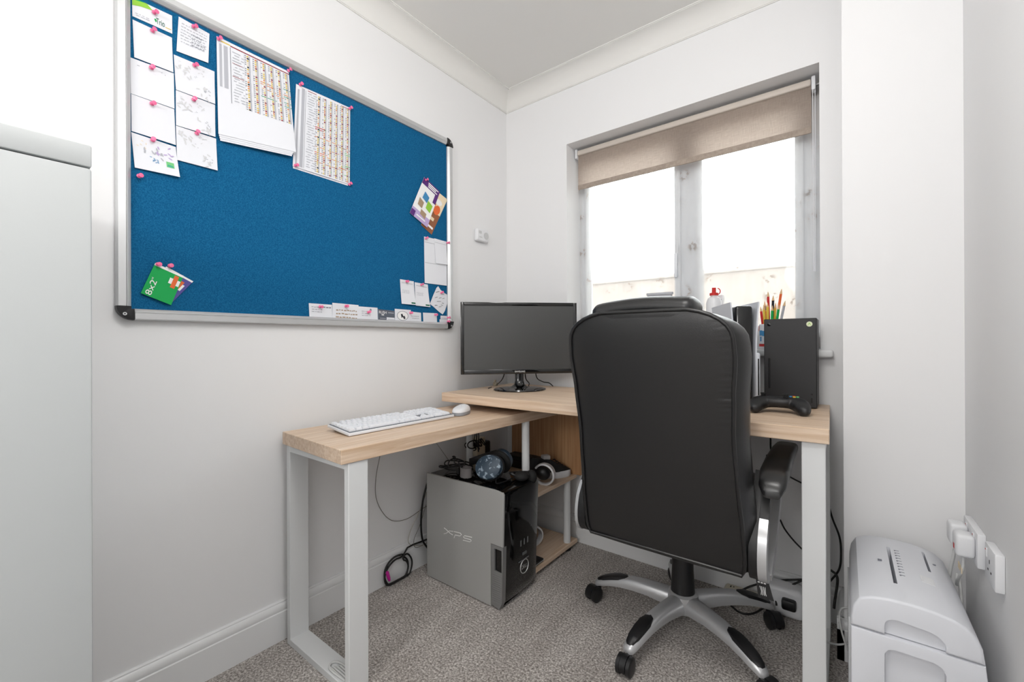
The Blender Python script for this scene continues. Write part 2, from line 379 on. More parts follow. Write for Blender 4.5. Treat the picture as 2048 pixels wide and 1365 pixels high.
# outside
fence = thing('garden_wall', 'pale pinkish garden wall seen hazily through the window net', 'wall', (.5, 3.0, -.3))
b = MB(); b.box(-6, 6, 3.0, 3.15, -.3, 1.70, .01); b.build('wall_panel', mat('pale_render', rgb(126, 115, 108), .9, noise=(6, rgb(138, 127, 119), .35, .7)), fence)
MB().box(-6, 6, 2.97, 3.18, 1.70, 1.74, .008).build('coping', mat('coping_stone', rgb(140, 130, 124), .85), fence)
gr = MB().box(-8, 9, .26, 14, -.4, -.3).build('ground_outside', mat('bounce_ground', rgb(222, 219, 212), .9, noise=(3, rgb(208, 206, 198), .3, .7)), smooth=0); struct(gr, 'unseen ground outside the window, made pale to bounce light up')  # ground tone made pale to bounce daylight up onto the window soffit

# net curtain
def voile():
    b = MB(); nx, nz = 120, 10; x0, x1, z0, z1 = .395, 1.428, .963, 1.965
    def f(i, j):
        u = i/nx; x = x0+(x1-x0)*u; edge = 1+.9*(max(0, .12-u)/.12+max(0, u-.86)/.14)
        y = .122+.0042*edge*math.sin(u*74+.6*math.sin(u*17))+.003*math.sin(u*31+2)
        return Vector((x, y+.002*math.sin(j*1.1+u*20), z0+(z1-z0)*j/nz))
    g = [[b.bm.verts.new(f(i, j)) for i in range(nx+1)] for j in range(nz+1)]
    for j in range(nz):
        for i in range(nx): b.bm.faces.new((g[j][i], g[j][i+1], g[j+1][i+1], g[j+1][i]))
    return b
vt = thing('net_curtain', 'sheer white floral net curtain hanging across the window glass', 'curtain', (.91, .112, .963))
voile().build('net_panel', M_VOILE, vt, smooth=180)
MB().cyl((.392, .122, 1.972), (1.428, .122, 1.972), .003, n=8).build('curtain_wire', M_WHITE, vt)
# roller blind
bl = thing('roller_blind', 'beige linen roller blind pulled part way down the window', 'blind', (.91, .07, 1.79))
MB().face([(.413, .077, 1.795), (1.404, .077, 1.795), (1.404, .077, 1.952), (.413, .077, 1.952)]).build('blind_fabric', M_BLIND, bl, smooth=0)
MB().box(.413, 1.404, .073, .079, 1.772, 1.797, .002).build('bottom_hem', mat('linen_hem', rgb(160, 146, 134), .85, noise=(90, rgb(176, 162, 150), .3, .7)), bl)
b = MB(); b.box(.412, 1.404, .066, .102, 1.948, 1.974, .006, 3); b.build('head_rail', mat('rail_beige', rgb(206, 196, 186), .5), bl)
MB().box(1.405, 1.418, .066, .1, 1.93, 1.982, .003).build('end_bracket', M_WHITE, bl); MB().box(.400, .411, .066, .1, 1.935, 1.982, .003).build('end_bracket', M_WHITE, bl)
b = MB(); b.cyl((1.409, .07, 1.935), (1.411, .072, 1.25), .0016, n=6); b.cyl((1.416, .078, 1.935), (1.414, .078, 1.25), .0016, n=6); b.build('pull_chain', M_WHITE, bl)

# ------------------------------------------------------------------ added fill lamps (unseen, above and behind the camera's view)
for LX, LY, LW, LZ in FILL_W:
    near = LY > -2.5
    lp = thing('fill_ceiling_light' if near else 'fill_pendant_light', 'unseen round white flush ceiling light added as fill near the desk' if near else 'unseen white globe pendant light added as fill further back in the room', 'light', (LX, LY, ZC))
    MB().lathe([(.0, 0), (.17 if near else .05, 0), (.17 if near else .05, -.02), (.0, -.02)], (LX, LY, ZC), 32).build('fill_base', M_WHITE, lp)
    if near: MB().lathe([(.155, -.02), (.15, -.05), (.11, -.075), (.05, -.088), (.0, -.09)], (LX, LY, ZC), 32).build('fill_diffuser', mat('fill_glow', (1, .98, .96, 1), .5, emit=2), lp)
    else:
        MB().cyl((LX, LY, ZC-.02), (LX, LY, LZ+.26), .003, n=8).build('fill_cord', M_WCABLE, lp)
        MB().lathe([(.02, .25), (.05, .255), (.05, .27), (.0, .275)], (LX, LY, LZ), 24).build('fill_cap', M_WHITE, lp)
    ld = bpy.data.lights.new('fill_bulb', 'POINT'); ld.shadow_soft_size = .16 if near else .24; ld.energy = LW; ld.color = (1, .985, .965)
    lo = bpy.data.objects.new('fill_bulb', ld); COL.objects.link(lo); lo.location = (LX, LY, LZ-.23 if near else LZ)
    lo.parent = lp; lo.matrix_parent_inverse = WM(lp).inverted()

# ------------------------------------------------------------------ filing cabinet at the left edge
fc = thing('filing_cabinet', 'tall pale grey metal filing cabinet cut off by the left edge', 'cabinet', (.27, -2.07, 0))
b = MB(); b.box(.03, .5, -2.377, -1.7555, .0, 1.284, .004); b.build('body', M_CAB, fc)
MB().box(.03, .5, -2.377, -1.7555, 1.2862, 1.3225, .0025, 2).build('top_panel', M_CAB, fc)
for k in range(4):
    z0 = .05+k*.308
    d = MB().box(.045, .485, -2.392, -2.375, z0, z0+.296, .004).build('drawer', M_CAB, fc)
    MB().box(.2, .33, -2.404, -2.39, z0+.2, z0+.225, .004).build('handle', M_ALU, d)

# ------------------------------------------------------------------ pin board
BY0, BY1, BZ0, BZ1 = -1.6426, -.4426, 1.0519, 1.951
bd = thing('pin_board', 'large blue felt notice board with aluminium frame on the wall', 'notice board', (0, -1.0426, BZ0))
MB().box(.002, .010, BY0+.012, BY1-.012, BZ0+.012, BZ1-.012).build('felt_panel', M_FELT, bd, smooth=0)
# rail profile: (distance inward from the outer edge, height off the wall)
rp = [(0, .001), (0, .020), (.003, .0245), (.018, .0245), (.0195, .0225), (.021, .0245), (.0225, .0235), (.0295, .0165), (.0295, .010), (.0295, .001)]
cc = .036
MB().prism([(x, BZ0+d) for d, x in rp], 1, BY0+cc, BY1-cc).build('frame_rail', M_ALU, bd, smooth=20)
MB().prism([(x, BZ1-d) for d, x in rp], 1, BY0+cc, BY1-cc).build('frame_rail', M_ALU, bd, smooth=20)
MB().prism([(x, BY0+d) for d, x in rp], 2, BZ0+cc, BZ1-cc).build('frame_rail', M_ALU, bd, smooth=20)
MB().prism([(x, BY1-d) for d, x in rp], 2, BZ0+cc, BZ1-cc).build('frame_rail', M_ALU, bd, smooth=20)
for sy, sz in ((0, 0), (1, 0), (0, 1), (1, 1)):
    pts = []
    R_ = cc
    for k in range(9):
        a = PI+PI/2*k/8; pts.append((R_+R_*math.cos(a), R_+R_*math.sin(a)))
    pts += [(cc, cc), (0, cc)] if False else [(cc, .0295), (.0295, .0295), (.0295, cc), (0, cc)]
    yy = lambda p: BY0-.001+p if not sy else BY1+.001-p
    zz = lambda p: BZ0-.001+p if not sz else BZ1+.001-p
    poly = [(yy(p), zz(q)) for p, q in pts]
    cp = MB().prism(poly, 0, .001, .0268, .0015).build('corner_cap', M_BLKPL, bd)
    c = (.0268, yy(.016), zz(.016))
    b = MB(); b.cyl(c, (c[0]+.0012, c[1], c[2]), .0042, n=14); b.mi = 1; b.cyl((c[0]+.0012, c[1], c[2]), (c[0]+.0014, c[1], c[2]), .0018, n=8)
    b.build('screw', [M_ALU, M_GLOWDARK], cp)

# ------------------------------------------------------------------ papers on the board
def paper(name, label, cat, quad, x=.0112, mt=None, bow=.0, curl=0., prints=(), group=None, th=.0005, sheets=1, n=16):
    """quad: four photo points TL, TR, BR, BL lying on the board; prints in paper coordinates u right, v down"""
    Q = [at(u, v, 0, x) for u, v in quad]
    def f(u, v, off=0.):
        p = (Q[0]*(1-u)+Q[1]*u)*(1-v)+(Q[3]*(1-u)+Q[2]*u)*v
        return p+Vector((bow*math.sin(PI*u)*(.3+.7*v)+curl*v*v*(.4+.6*u)+off, 0, 0))
    b = MB(); bm = b.bm
    F = [[bm.verts.new(f(i/n, j/n, th)) for i in range(n+1)] for j in range(n+1)]
    K = [[bm.verts.new(f(i/n, j/n, 0)) for i in range(n+1)] for j in range(n+1)]
    for j in range(n):
        for i in range(n):
            bm.faces.new((F[j][i], F[j+1][i], F[j+1][i+1], F[j][i+1])); bm.faces.new((K[j][i], K[j][i+1], K[j+1][i+1], K[j+1][i]))
    for k in range(n):
        bm.faces.new((F[0][k], F[0][k+1], K[0][k+1], K[0][k])); bm.faces.new((F[n][k+1], F[n][k], K[n][k], K[n][k+1]))
        bm.faces.new((F[k+1][0], F[k][0], K[k][0], K[k+1][0])); bm.faces.new((F[k][n], F[k+1][n], K[k+1][n], K[k][n]))
    base = f(.5, 1)
    if prints or sheets > 1:
        t = thing(name, label, cat, base, 0, group); b.build('sheet', mt or M_PAPER, t)
        for s_ in range(1, sheets):
            k_ = 1+.02*s_; bb = MB(); N_ = 14
            bb.loft([[f(.008*s_, v*k_, -.0011*s_), f(1-.013*s_-.02*v, v*k_, -.0011*s_), f(1-.013*s_-.02*v, v*k_, -.0011*s_-.0004), f(.008*s_, v*k_, -.0011*s_-.0004)] for v in [j/N_ for j in range(N_+1)]])
            bb.build('sheet', M_PAPER, t)
        if prints:
            split = len(prints) <= 6; mats = []; pb = MB()
            for pr in prints:
                if split: mats = []; pb = MB()
                c = pr[1]
                if c not in mats: mats.append(c)
                pb.mi = mats.index(c); o = th+.0004+.00005*(prints.index(pr) % 12)
                if pr[0] == 'r':
                    _, _, u0, v0, u1, v1 = pr; m_ = 1 if abs(u1-u0)*abs(v1-v0) < .02 else 4
                    for i in range(m_):
                        ua, ub = u0+(u1-u0)*i/m_, u0+(u1-u0)*(i+1)/m_
                        pb.face([f(ua, v0, o), f(ua, v1, o), f(ub, v1, o), f(ub, v0, o)])
                elif pr[0] == 'p': pb.face([f(u, v, o+.0002) for u, v in pr[2]])
                elif pr[0] == 't':
                    _, _, tx, u0, v0, u1, v1 = pr
                    if len(pr) == 7: add_text(pb, tx, lambda a, c_: f(u0+(u1-u0)*a, v1+(v0-v1)*c_, o+.0003))
                elif pr[0] == 'tv':   # vertical text reading upwards
                    _, _, tx, u0, v0, u1, v1 = pr
                    add_text(pb, tx, lambda a, c_: f(u1+(u0-u1)*c_, v1+(v0-v1)*a, o+.0003))
                if split: pb.build('print', [PM(c) for c in mats], t, smooth=0)
            if not split: pb.build('print', [PM(c) for c in mats], t, smooth=0)['kind'] = 'stuff'
        return t
    o = b.build(name, mt or M_PAPER); return tag(o, label, cat, group)

rnd = random.Random(3)
def scribble(c, u0, v0, u1, v1, rows, fill=.8, h=.35):
    out = []; dv = (v1-v0)/rows
    for r_ in range(rows):
        u = u0+rnd.random()*.04; end = u1-(1-fill)*(u1-u0)*rnd.random()
        while u < end:
            w_ = .03+rnd.random()*.09; v = v0+dv*(r_+.5)+(rnd.random()-.5)*dv*.15
            out.append(('r', c, u, v-dv*h*.5, min(u+w_, u1), v+dv*h*.5)); u += w_+.02+rnd.random()*.02
    return out
def ellipse(c, u, v, a, b_, n=14, rot=0): return ('p', c, [(u+a*math.cos(-t)*math.cos(rot)-b_*math.sin(-t)*math.sin(rot), v+a*math.cos(-t)*math.sin(rot)+b_*math.sin(-t)*math.cos(rot)) for t in [2*PI*k/n for k in range(n)]])
def sprig(c, u, v, s, n=7):
    out = []
    for k in range(n):
        a = rnd.random()*PI; uu = u+(rnd.random()-.5)*s*2; vv = v+(rnd.random()-.5)*s*2; out.append(ellipse(c, uu, vv, s*.28, s*.1, 8, a))
    return out

G1 = 'cards pinned in two columns at the left of the board'
paper('appointment_card', 'white card with green swoosh and green logo at the board\'s top left corner', 'card', [(264, -6), (344.1, 31.6), (344.5, 67.7), (264.7, 32.2)],
      prints=[('p', 'lime', [(0, 0), (0, .42), (.2, .30), (.42, .24), (.5, .22), (.36, .0)]), ('p', 'green', [(0, 0), (0, .12), (.28, .02), (.3, 0)]),
              ('t', 'dkgreen', 'Trio', .58, .52, .8, .84), ('p', 'green', [(.53, .62), (.57, .78), (.60, .7), (.58, .6)]), ('r', 'yellow', .82, .80, .97, .84)]+scribble('lgrey', .06, .72, .45, .9, 2), group=G1)
paper('note_paper', 'blank white note pinned directly under the green-logo card', 'note', [(265, 39), (343.8, 75.6), (345.9, 145.9), (268.2, 115.1)], x=.0117, curl=.004, group=G1)
paper('note_paper', 'plain white sheet pinned third from the top in the left column', 'note', [(260.9, 115.1), (347.6, 146.8), (348.5, 218), (261.5, 187.2)], x=.0112, curl=.002, group=G1,
      prints=[('r', 'lgrey', .14, .14, .2, .16), ('r', 'lgrey', .7, .1, .72, .12), ('r', 'lgrey', .78, .14, .8, .16)])
paper('note_paper', 'plain white sheet pinned fourth from the top in the left column', 'note', [(262.4, 188), (348.5, 218.8), (351, 291), (262.9, 262.5)], x=.0117, curl=.003, group=G1)
paper('drawing_card', 'white card with faint coloured drawing and green stamp mark above the spare pin', 'card', [(262.5, 264.4), (351.3, 294.3), (358.3, 355.8), (269, 335.9)], x=.0122, curl=.008, group=G1,
      prints=[('r', 'ltgreen', .72, .58, .9, .76), ('r', 'teal', .74, .66, .88, .74)]+sprig('blue', .45, .62, .1, 9)+sprig('lilac', .7, .3, .18, 9)+sprig('peach', .2, .25, .1, 5)+sprig('lgrey', .45, .4, .2, 8))
paper('note_paper', 'white note with faint handwriting at the top of the second column', 'note', [(357.3, 33), (418.8, 67.7), (415.9, 126.9), (352.6, 102.5)], x=.0112, curl=.003, group=G1,
      prints=scribble('lgrey', .08, .1, .92, .72, 7, .9, .28)+scribble('grey', .4, .3, .9, .7, 4, .6, .2))
for q, lb, x in (([(347.3, 109), (428.9, 143.3), (429.4, 209.2), (351.5, 179.6)], 'pale grey patterned card pinned second in the second column', .0114),
              ([(351.5, 180.2), (430, 210), (429.9, 274.9), (351.6, 250.7)], 'pale floral card pinned third in the second column', .0119),
              ([(351.6, 251.2), (432.1, 277.6), (434.3, 342), (353.9, 320.3)], 'pale floral card hanging lowest in the second column', .0124)):
    paper('patterned_card', lb, 'card', q, x=x, curl=.004, group=G1,
          prints=[('r', 'faint', .1, .12, .16, .13)]+sprig('faint', .25, .35, .2, 12)+sprig('faint', .62, .2, .12, 7)+sprig('lgrey', .5, .42, .05, 4)+sprig('lgrey', .78, .72, .1, 6)+sprig('faint', .7, .8, .2, 8))

def timetable(cols, rows, u0, u1, v0, v1, hot, gtop=None):
    out = []; cw = (u1-u0)/cols; rh = (v1-v0)/rows
    for c in range(cols):
        uc = u0+cw*(c+.5)
        out += [('r', 'lgrey', uc-cw*.42, v0, uc-cw*.40, v1), ('r', 'lgrey', uc+cw*.12, v0, uc+cw*.30, v1)]
        for r_ in range(rows):
            v = v0+rh*(r_+.5); k = rnd.random()
            col = 'yellow' if k < .5 else 'peach' if k < .8 else 'orange'
            out.append(('r', col, uc-cw*.12, v-rh*.3, uc+cw*.1, v+rh*.3))
            if rnd.random() < .7: out.append(('r', 'grey', uc-cw*.36, v-rh*.2, uc-cw*.2, v+rh*.2))
            if rnd.random() < .5: out.append(('r', 'ltgreen' if rnd.random() < .3 else 'grey', uc+cw*.14, v-rh*.2, uc+cw*.26, v+rh*.2))
            if (r_+c) % 4 == 1: out.append(('r', 'ink' if c == 0 else 'maroon', uc-cw*.08, v-rh*.34, uc+cw*.14, v+rh*.34))
    for c0, c1, r_, col in hot:
        v = v0+rh*(r_+.5); out.append(('r', col, u0+cw*c0, v-rh*.16, u0+cw*c1, v+rh*.16))
    return out
t1 = [('r', 'maroon', .17, .03, 1.0, .042), ('r', 'yellow', .05, .025, .17, .036), ('r', 'lgrey', .085, .06, .135, .5), ('r', 'lgrey', .03, .06, .06, .5), ('r', 'grey', .165, .05, .172, .64)]
t1 += scribble('lgrey', .19, .07, .34, .62, 18, .95, .3)+[('r', 'maroon', .19, .2, .34, .206), ('r', 'maroon', .19, .34, .34, .346)]
t1 += timetable(6, 26, .34, 1.0, .05, .66, [(2, 3.6, 9, 'orange'), (2, 3.9, 10, 'orange'), (2.2, 4, 12, 'orange'), (4, 5, 13, 'orange'), (2, 4, 16, 'teal'), (5, 6, 8, 'teal'), (5, 6, 11, 'orange'), (5, 6, 15, 'teal'), (5, 6, 17, 'teal'), (5, 6, 12, 'teal')])
paper('timetable_sheets', 'thick sheaf of printed timetable sheets pinned by two corners', 'paper', [(433, 72.2), (577.3, 143.4), (588.6, 306.4), (435.6, 269)], x=.0165, curl=.012, prints=t1, sheets=4, group='printed timetables on the board')
t2 = [('r', 'maroon', .2, .02, 1.0, .028), ('r', 'lgrey', .1, .02, .15, .98), ('r', 'lgrey', .03, .05, .06, .98), ('r', 'grey', .165, .03, .17, .98)]
t2 += scribble('lgrey', .19, .04, .36, .97, 30, .95, .3)
t2 += timetable(6, 40, .34, 1.0, .03, .985, [(0, 1.6, 17, 'red'), (0, 1.4, 16, 'red'), (0, 3, 21, 'orange'), (2, 4, 21, 'orange'), (0, 4, 26, 'orange'), (0, 1.8, 30, 'orange2'), (2, 4, 30, 'orange'), (0, 4, 34, 'orange'), (0, 2, 29, 'orange2'),
      (4, 6, 22, 'brown'), (4, 6, 33, 'orange'), (5, 6, 24, 'ltgreen'), (5, 6, 25, 'ltgreen'), (5, 6, 31, 'ltgreen'), (5, 6, 32, 'ltgreen'), (5, 6, 36, 'ltgreen')])
paper('timetable_sheets', 'printed timetable sheet held flat by four pink pins', 'paper', [(592, 168), (700.2, 216.2), (699.4, 369.7), (585.4, 332.8)], x=.0125, bow=.003, prints=t2, sheets=2, group='printed timetables on the board')

# brochures
paper('leaflet', 'orange and white photo leaflet sticking out behind the purple leaflet', 'leaflet', [(872, 381), (894.8, 399.4), (863, 469.5), (842, 450)], x=.0116, mt=PM('peach'), group='leaflets on the board',
      prints=[('r', 'brown', 0, .5, 1, 1), ellipse('orange2', .62, .42, .25, .12), ellipse('white', .5, .22, .3, .07), ('r', 'orange', .0, .3, .4, .5), ('r', 'peach', .1, .64, .7, .72), ('r', 'white', .3, .85, .9, .9)])
paper('leaflet', 'purple and white leaflet with four picture tiles pinned at an angle', 'leaflet', [(848.5, 354.3), (880, 384), (852.5, 455.8), (818.7, 426)], x=.0135, curl=.006, mt=PM('white'), group='leaflets on the board',
      prints=[('r', 'purple', 0, 0, 1, .16), ('r', 'lilac', 0, .8, 1, 1), ('r', 'purple', .82, .16, 1, .38), ('r', 'purple', 0, .86, .22, 1), ('r', 'white', .3, .03, .92, .055), ('r', 'white', .32, .07, .8, .095), ('r', 'white', .34, .11, .9, .135),
              ('p', 'blue', [(.30, .28), (.28, .46), (.58, .5), (.6, .34)]), ('p', 'lime', [(.6, .42), (.6, .62), (.88, .66), (.9, .46)]), ('p', 'tan', [(.16, .5), (.18, .68), (.44, .7), (.44, .54)]), ('p', 'tan', [(.42, .72), (.44, .84), (.76, .88), (.74, .74)]),
              ('r', 'white', .3, .9, .8, .93)])
# stamp books
paper('stamp_book', 'purple stamp book tucked behind the green stamp book', 'stamp book', [(332.5, 533.4), (386.4, 563.3), (345.4, 604.3), (292, 572)], x=.0125, th=.001, mt=PM('violet'), group='stamp books on the board',
      prints=[('r', 'white', 0, 0, 1, .07), ('r', 'white', .66, .3, .9, .55), ('r', 'orange2', .7, .2, .82, .62)])
paper('stamp_book', 'green stamp book printed 8x2 in white', 'stamp book', [(310.2, 526.4), (367.1, 552.2), (341.3, 610.8), (281, 586.7)], x=.0145, th=.0015, curl=.003, mt=PM('green'), group='stamp books on the board',
      prints=[('r', 'white', 0, 0, 1, .07), ('r', 'white', .62, .22, .98, .4), ('r', 'orange2', .73, .1, .88, .5), ('tv', 'white', '8x2', .10, .50, .30, .96), ('tv', 'white', 'nd', .09, .43, .15, .50)])
# letters, slips and cards on the right
paper('letter', 'large white folded letter at the board\'s right edge', 'letter', [(848, 473.2), (893, 483.6), (893, 572), (849, 566.4)], x=.0112, curl=.003, prints=[('r', 'lgrey', .02, .11, .6, .12), ('r', 'lgrey', .02, .55, .98, .56)])
paper('letter', 'smaller white sheet overlapping the top of the folded letter', 'letter', [(868.4, 476.9), (892.5, 484), (894, 530.3), (870.8, 526.9)], x=.0125, curl=.006, prints=[('r', 'lgrey', .02, .14, .98, .155)])
for q, lb in (([(799.9, 558.7), (827.3, 563.2), (829.7, 610.7), (802.3, 608)], 'small white prescription slip with green mark, left of the pair'),
              ([(829.2, 564.8), (855.5, 569.6), (858, 614.8), (830.5, 611.5)], 'small white prescription slip with green mark, right of the pair')):
    paper('paper_slip', lb, 'slip', q, x=.0114, curl=.009, group='pair of slips with green marks',
          prints=[('r', 'dkgreen', .68, .9, .96, .96)]+scribble('lgrey', .08, .4, .6, .56, 3, .8, .3)+[('r', 'lgrey', .1, .12, .9, .14)])
def torn():
    pts = [(876.5, 572.8), (881, 580), (888, 586), (895.8, 590.6), (896.3, 600), (893, 612), (890, 622), (885.3, 629.3), (878, 624), (872.4, 618.8), (866, 613), (859.6, 608.3), (863, 600), (866, 592), (870, 583), (873, 576)]
    t = thing('torn_note', 'torn scrap of paper with dark handwriting near the bottom right corner', 'note', at(885.3, 629.3, 0, .0112))
    b = MB(); F = [at(u, v, 0, .0118+.002*((i*7) % 5)/5) for i, (u, v) in enumerate(pts)]; K = [p-Vector((.0006, 0, 0)) for p in F]
    b.loft([K, F]); b.build('sheet', M_PAPER, t)
    b = MB()
    for (u, v, l) in ((872, 585, 7), (882, 588, 6), (870, 596, 5), (878, 597, 5), (885, 598, 4), (874, 603, 8), (884, 606, 4), (870, 611, 5), (878, 614, 5), (882, 610, 4)):
        p, q = at(u, v, 0, .0142), at(u+l, v-2+rnd.random()*4, 0, .0142)
        b.tube([p, (p+q)/2+Vector((0, 0, .002*(rnd.random()-.3))), q], .0007, 5)
    b.build('handwriting', PM('ink'), t)
torn()
G2 = 'cards tucked along the bottom rail of the board'
bot = [('business_card', 'white business card, leftmost on the bottom rail', [(617.4, 606.7), (663.7, 610), (664.5, 640), (619, 637)], scribble('lgrey', .08, .15, .6, .6, 3)+scribble('grey', .6, .1, .95, .3, 1)),
       ('business_card', 'tallest cream card with grey printed lines on the bottom rail', [(664.5, 605.9), (716.9, 610.7), (717.7, 642), (664.5, 639)], scribble('tan', .1, .3, .95, .95, 3, .9, .3)),
       ('business_card', 'white card with logo smudge between the cream and dark cards', [(716.9, 613.2), (754.8, 616), (755.6, 643), (717.7, 641)], scribble('lgrey', .15, .25, .5, .7, 3)+[ellipse('grey', .62, .2, .05, .1)]),
       ('business_card', 'dark slate card with white block lettering on the bottom rail', [(756, 618.8), (788.6, 622), (789.4, 644), (756.2, 642)],
        [('r', 'slate', 0, 0, 1, .64), ('r', 'slate', 0, .64, .5, 1), ('t', 'white', 'RUSH', .05, .12, .5, .36), ('r', 'white', .2, .42, .35, .5), ('r', 'lgrey', .6, .2, .95, .26), ('r', 'lgrey', .1, .74, .45, .78), ('r', 'lgrey', .55, .8, .95, .84)]),
       ('business_card', 'white card with oval line drawing of a horse-like logo', [(789.4, 618), (821.7, 620.4), (820.9, 645), (789.8, 643)],
        [ellipse('grey', .48, .52, .36, .38, 20), ellipse('white', .48, .52, .33, .35, 20), ('p', 'ink', [(.36, .4), (.42, .72), (.48, .6), (.58, .8), (.66, .72), (.6, .5), (.52, .56), (.46, .36)]), ('r', 'grey', .15, .92, .85, .94)]),
       ('business_card', 'plain white card right of the oval logo card', [(821.7, 623.6), (841.8, 626), (842.6, 646), (821, 645)], scribble('lgrey', .1, .3, .8, .7, 2)),
       ('business_card', 'blank white card standing apart near the board\'s bottom right', [(845.8, 625.7), (873.3, 626.9), (874, 648), (846.7, 647)], [('r', 'lgrey', .02, .9, .98, .92)]),
       ('business_card', 'small white slip in the board\'s bottom right corner, upper of two', [(881, 631.7), (896, 632.5), (896, 638), (881, 638.5)], [('r', 'lgrey', .1, .6, .7, .68)]),
       ('business_card', 'small white slip in the board\'s bottom right corner, lower of two', [(879, 639), (896, 639), (896, 646), (879, 645)], [('r', 'lgrey', .1, .5, .7, .58)])]
for nm, lb, q, pr in bot: paper(nm, lb, 'card', q, x=.0112, prints=pr, group=G2, n=3)

# push pins
b = MB(); RX = Matrix.Rotation(PI/2, 4, 'Y')
b.lathe([(.0, 0), (.0052, 0), (.0056, .0012), (.0042, .0026), (.0026, .0040), (.0024, .0080), (.0034, .0098), (.0056, .0112), (.0056, .0128), (.0, .0136)], n=14, M=RX); b.mi = 1
b.lathe([(.0, -.004), (.0006, -.003), (.0006, 0), (.0, 0)], n=6, M=RX)
pinmesh = b.build('push_pin', [M_PINK, M_NEEDLE]); pm = pinmesh.data; bpy.data.objects.remove(pinmesh)
pins = [(308, 24, 'holding the green-logo card'), (305, 61, 'at the top of the blank note below the green-logo card'), (303, 135, 'third down the left column of notes'), (304, 207, 'fourth down the left column of notes'), (306, 280, 'above the faint coloured drawing'),
        (387, 52, 'holding the handwritten note in the second column'), (389, 130, 'second down the second column'), (388, 199, 'third down the second column'), (394, 267, 'lowest in the second column'),
        (437, 77, 'at the top left of the thick timetable sheaf'), (577, 141, 'at the top right of the thick timetable sheaf'), (601, 169, 'at the top left of the flat timetable'), (700, 217, 'at the top right of the flat timetable'),
        (591, 331, 'at the bottom left of the flat timetable'), (699, 369, 'at the bottom right of the flat timetable'), (278, 352, 'holding nothing, near the board\'s left edge'), (316, 529, 'on the green stamp book'), (340, 532, 'on the purple stamp book'),
        (852, 360, 'on the purple leaflet'), (852, 477, 'at the top left of the folded letter'), (895, 486, 'at the letter\'s top right, by the frame'), (813.6, 563, 'on the left slip of the pair'), (842.6, 570, 'on the right slip of the pair'),
        (883, 586, 'on the torn note'), (640, 613.5, 'on the leftmost bottom card'), (692, 612.5, 'on the tall cream card'), (737, 625, 'on the card left of the dark one'), (821, 626, 'between the oval logo card and its neighbour'), (870.5, 630, 'on the blank card standing apart'),
        (896, 636, 'in the bottom right corner, upper of two'), (896, 643, 'in the bottom right corner, lower of two')]
for u, v, lb in pins:
    p = at(u, v, 0, .0215 if 430 < u < 590 and v < 200 else .017); o = bpy.data.objects.new('push_pin', pm); COL.objects.link(o)
    o.location = p-Vector((.002, 0, 0)); o.rotation_euler = (rnd.random()*.6-.3, rnd.random()*.5-.35, rnd.random()*.5-.1)
    tag(o, 'pink plastic push pin '+lb, 'push pin', 'pink push pins on the board')

# small wall alarm / thermostat
al = thing('wall_alarm', 'small white plastic alarm on the wall right of the pin board', 'alarm', (0, -.225, 1.54))
MB().box(0, .026, -.272, -.182, 1.508, 1.572, .008, 3).build('case', M_WHITE, al)
b = MB(); b.lathe([(0, 0), (.018, 0), (.018, .002), (.0, .002)], n=20, M=Matrix.Translation((.026, -.205, 1.54)) @ RX); b.box(.026, .0268, -.262, -.24, 1.545, 1.56, .0003); b.box(.026, .0266, -.258, -.236, 1.525, 1.530)
b.build('grille', mat('grey_white', rgb(206, 207, 208), .5), al)

def cut(o, *cutters):
    """subtract cutter meshes (MB) from o and keep the result as plain mesh"""
    for c in cutters:
        co = c.build('cutter', M_GLOWDARK, smooth=0)
        md = o.modifiers.new('cut', 'BOOLEAN'); md.object = co; md.operation = 'DIFFERENCE'; md.solver = 'EXACT'
        bpy.context.view_layer.update()
        dg = bpy.context.evaluated_depsgraph_get(); me = bpy.data.meshes.new_from_object(o.evaluated_get(dg))
        o.modifiers.clear(); old = o.data; o.data = me; me.name = old.name
        while len(me.materials) > len(old.materials): me.materials.pop()
        for p in me.polygons: p.material_index = min(p.material_index, len(me.materials)-1)
        bpy.data.objects.remove(co)
        me.shade_smooth(); me.set_sharp_from_angle(angle=math.radians(30))
    return o

# ------------------------------------------------------------------ corner desk
ZM, ZL = .764, .696
dk = thing('corner_desk', 'light oak corner desk with a lower swivelling wing and white steel legs', 'desk', (.75, -.3, 0))
Mm = Matrix.Translation((1.468, -.54, 0)) @ Matrix.Rotation(math.radians(1.1), 4, 'Z') @ Matrix.Translation((-1.468, .54, 0))
MB().box(.073, 1.4685, -.54, -.022, ZM-.0385, ZM, .0015, 1, M=Mm).build('main_top', M_OAKX, dk)
AL = math.radians(-2.6); Ml = Matrix.Translation((.03, -1.236, 0)) @ Matrix.Rotation(AL, 4, 'Z') @ Matrix.Translation((-.03, 1.236, 0))
MB().box(.03, .4135, -1.236, -.075, ZL-.041, ZL, .0015, 1, M=Ml).build('lower_top', M_OAKY, dk)
b = MB(); zt = ZL-.041
b.box(.0455, .0675, -1.230, -1.168, 0, zt, .0015, 1); b.box(.388, .410, -1.230, -1.168, 0, zt, .0015, 1); b.box(.066, .39, -1.230, -1.168, 0, .022, .0015, 1); b.box(.066, .39, -1.230, -1.168, zt-.022, zt, .0015, 1)
b.build('leg_frame', M_STEEL, dk)
xa, xb = at(1603.2, 1000, 1, -.528).x, at(1651.5, 1000, 1, -.528).x
b = MB(); zt = ZM-.0385
b.box(xa, xb, -.528, -.506, 0, zt, .0015, 1); b.box(xa, xb, -.10, -.078, 0, zt, .0015, 1); b.box(xa, xb, -.508, -.098, 0, .022, .0015, 1); b.box(xa, xb, -.508, -.098, zt-.022, zt, .0015, 1)
b.build('leg_frame', M_STEEL, dk)
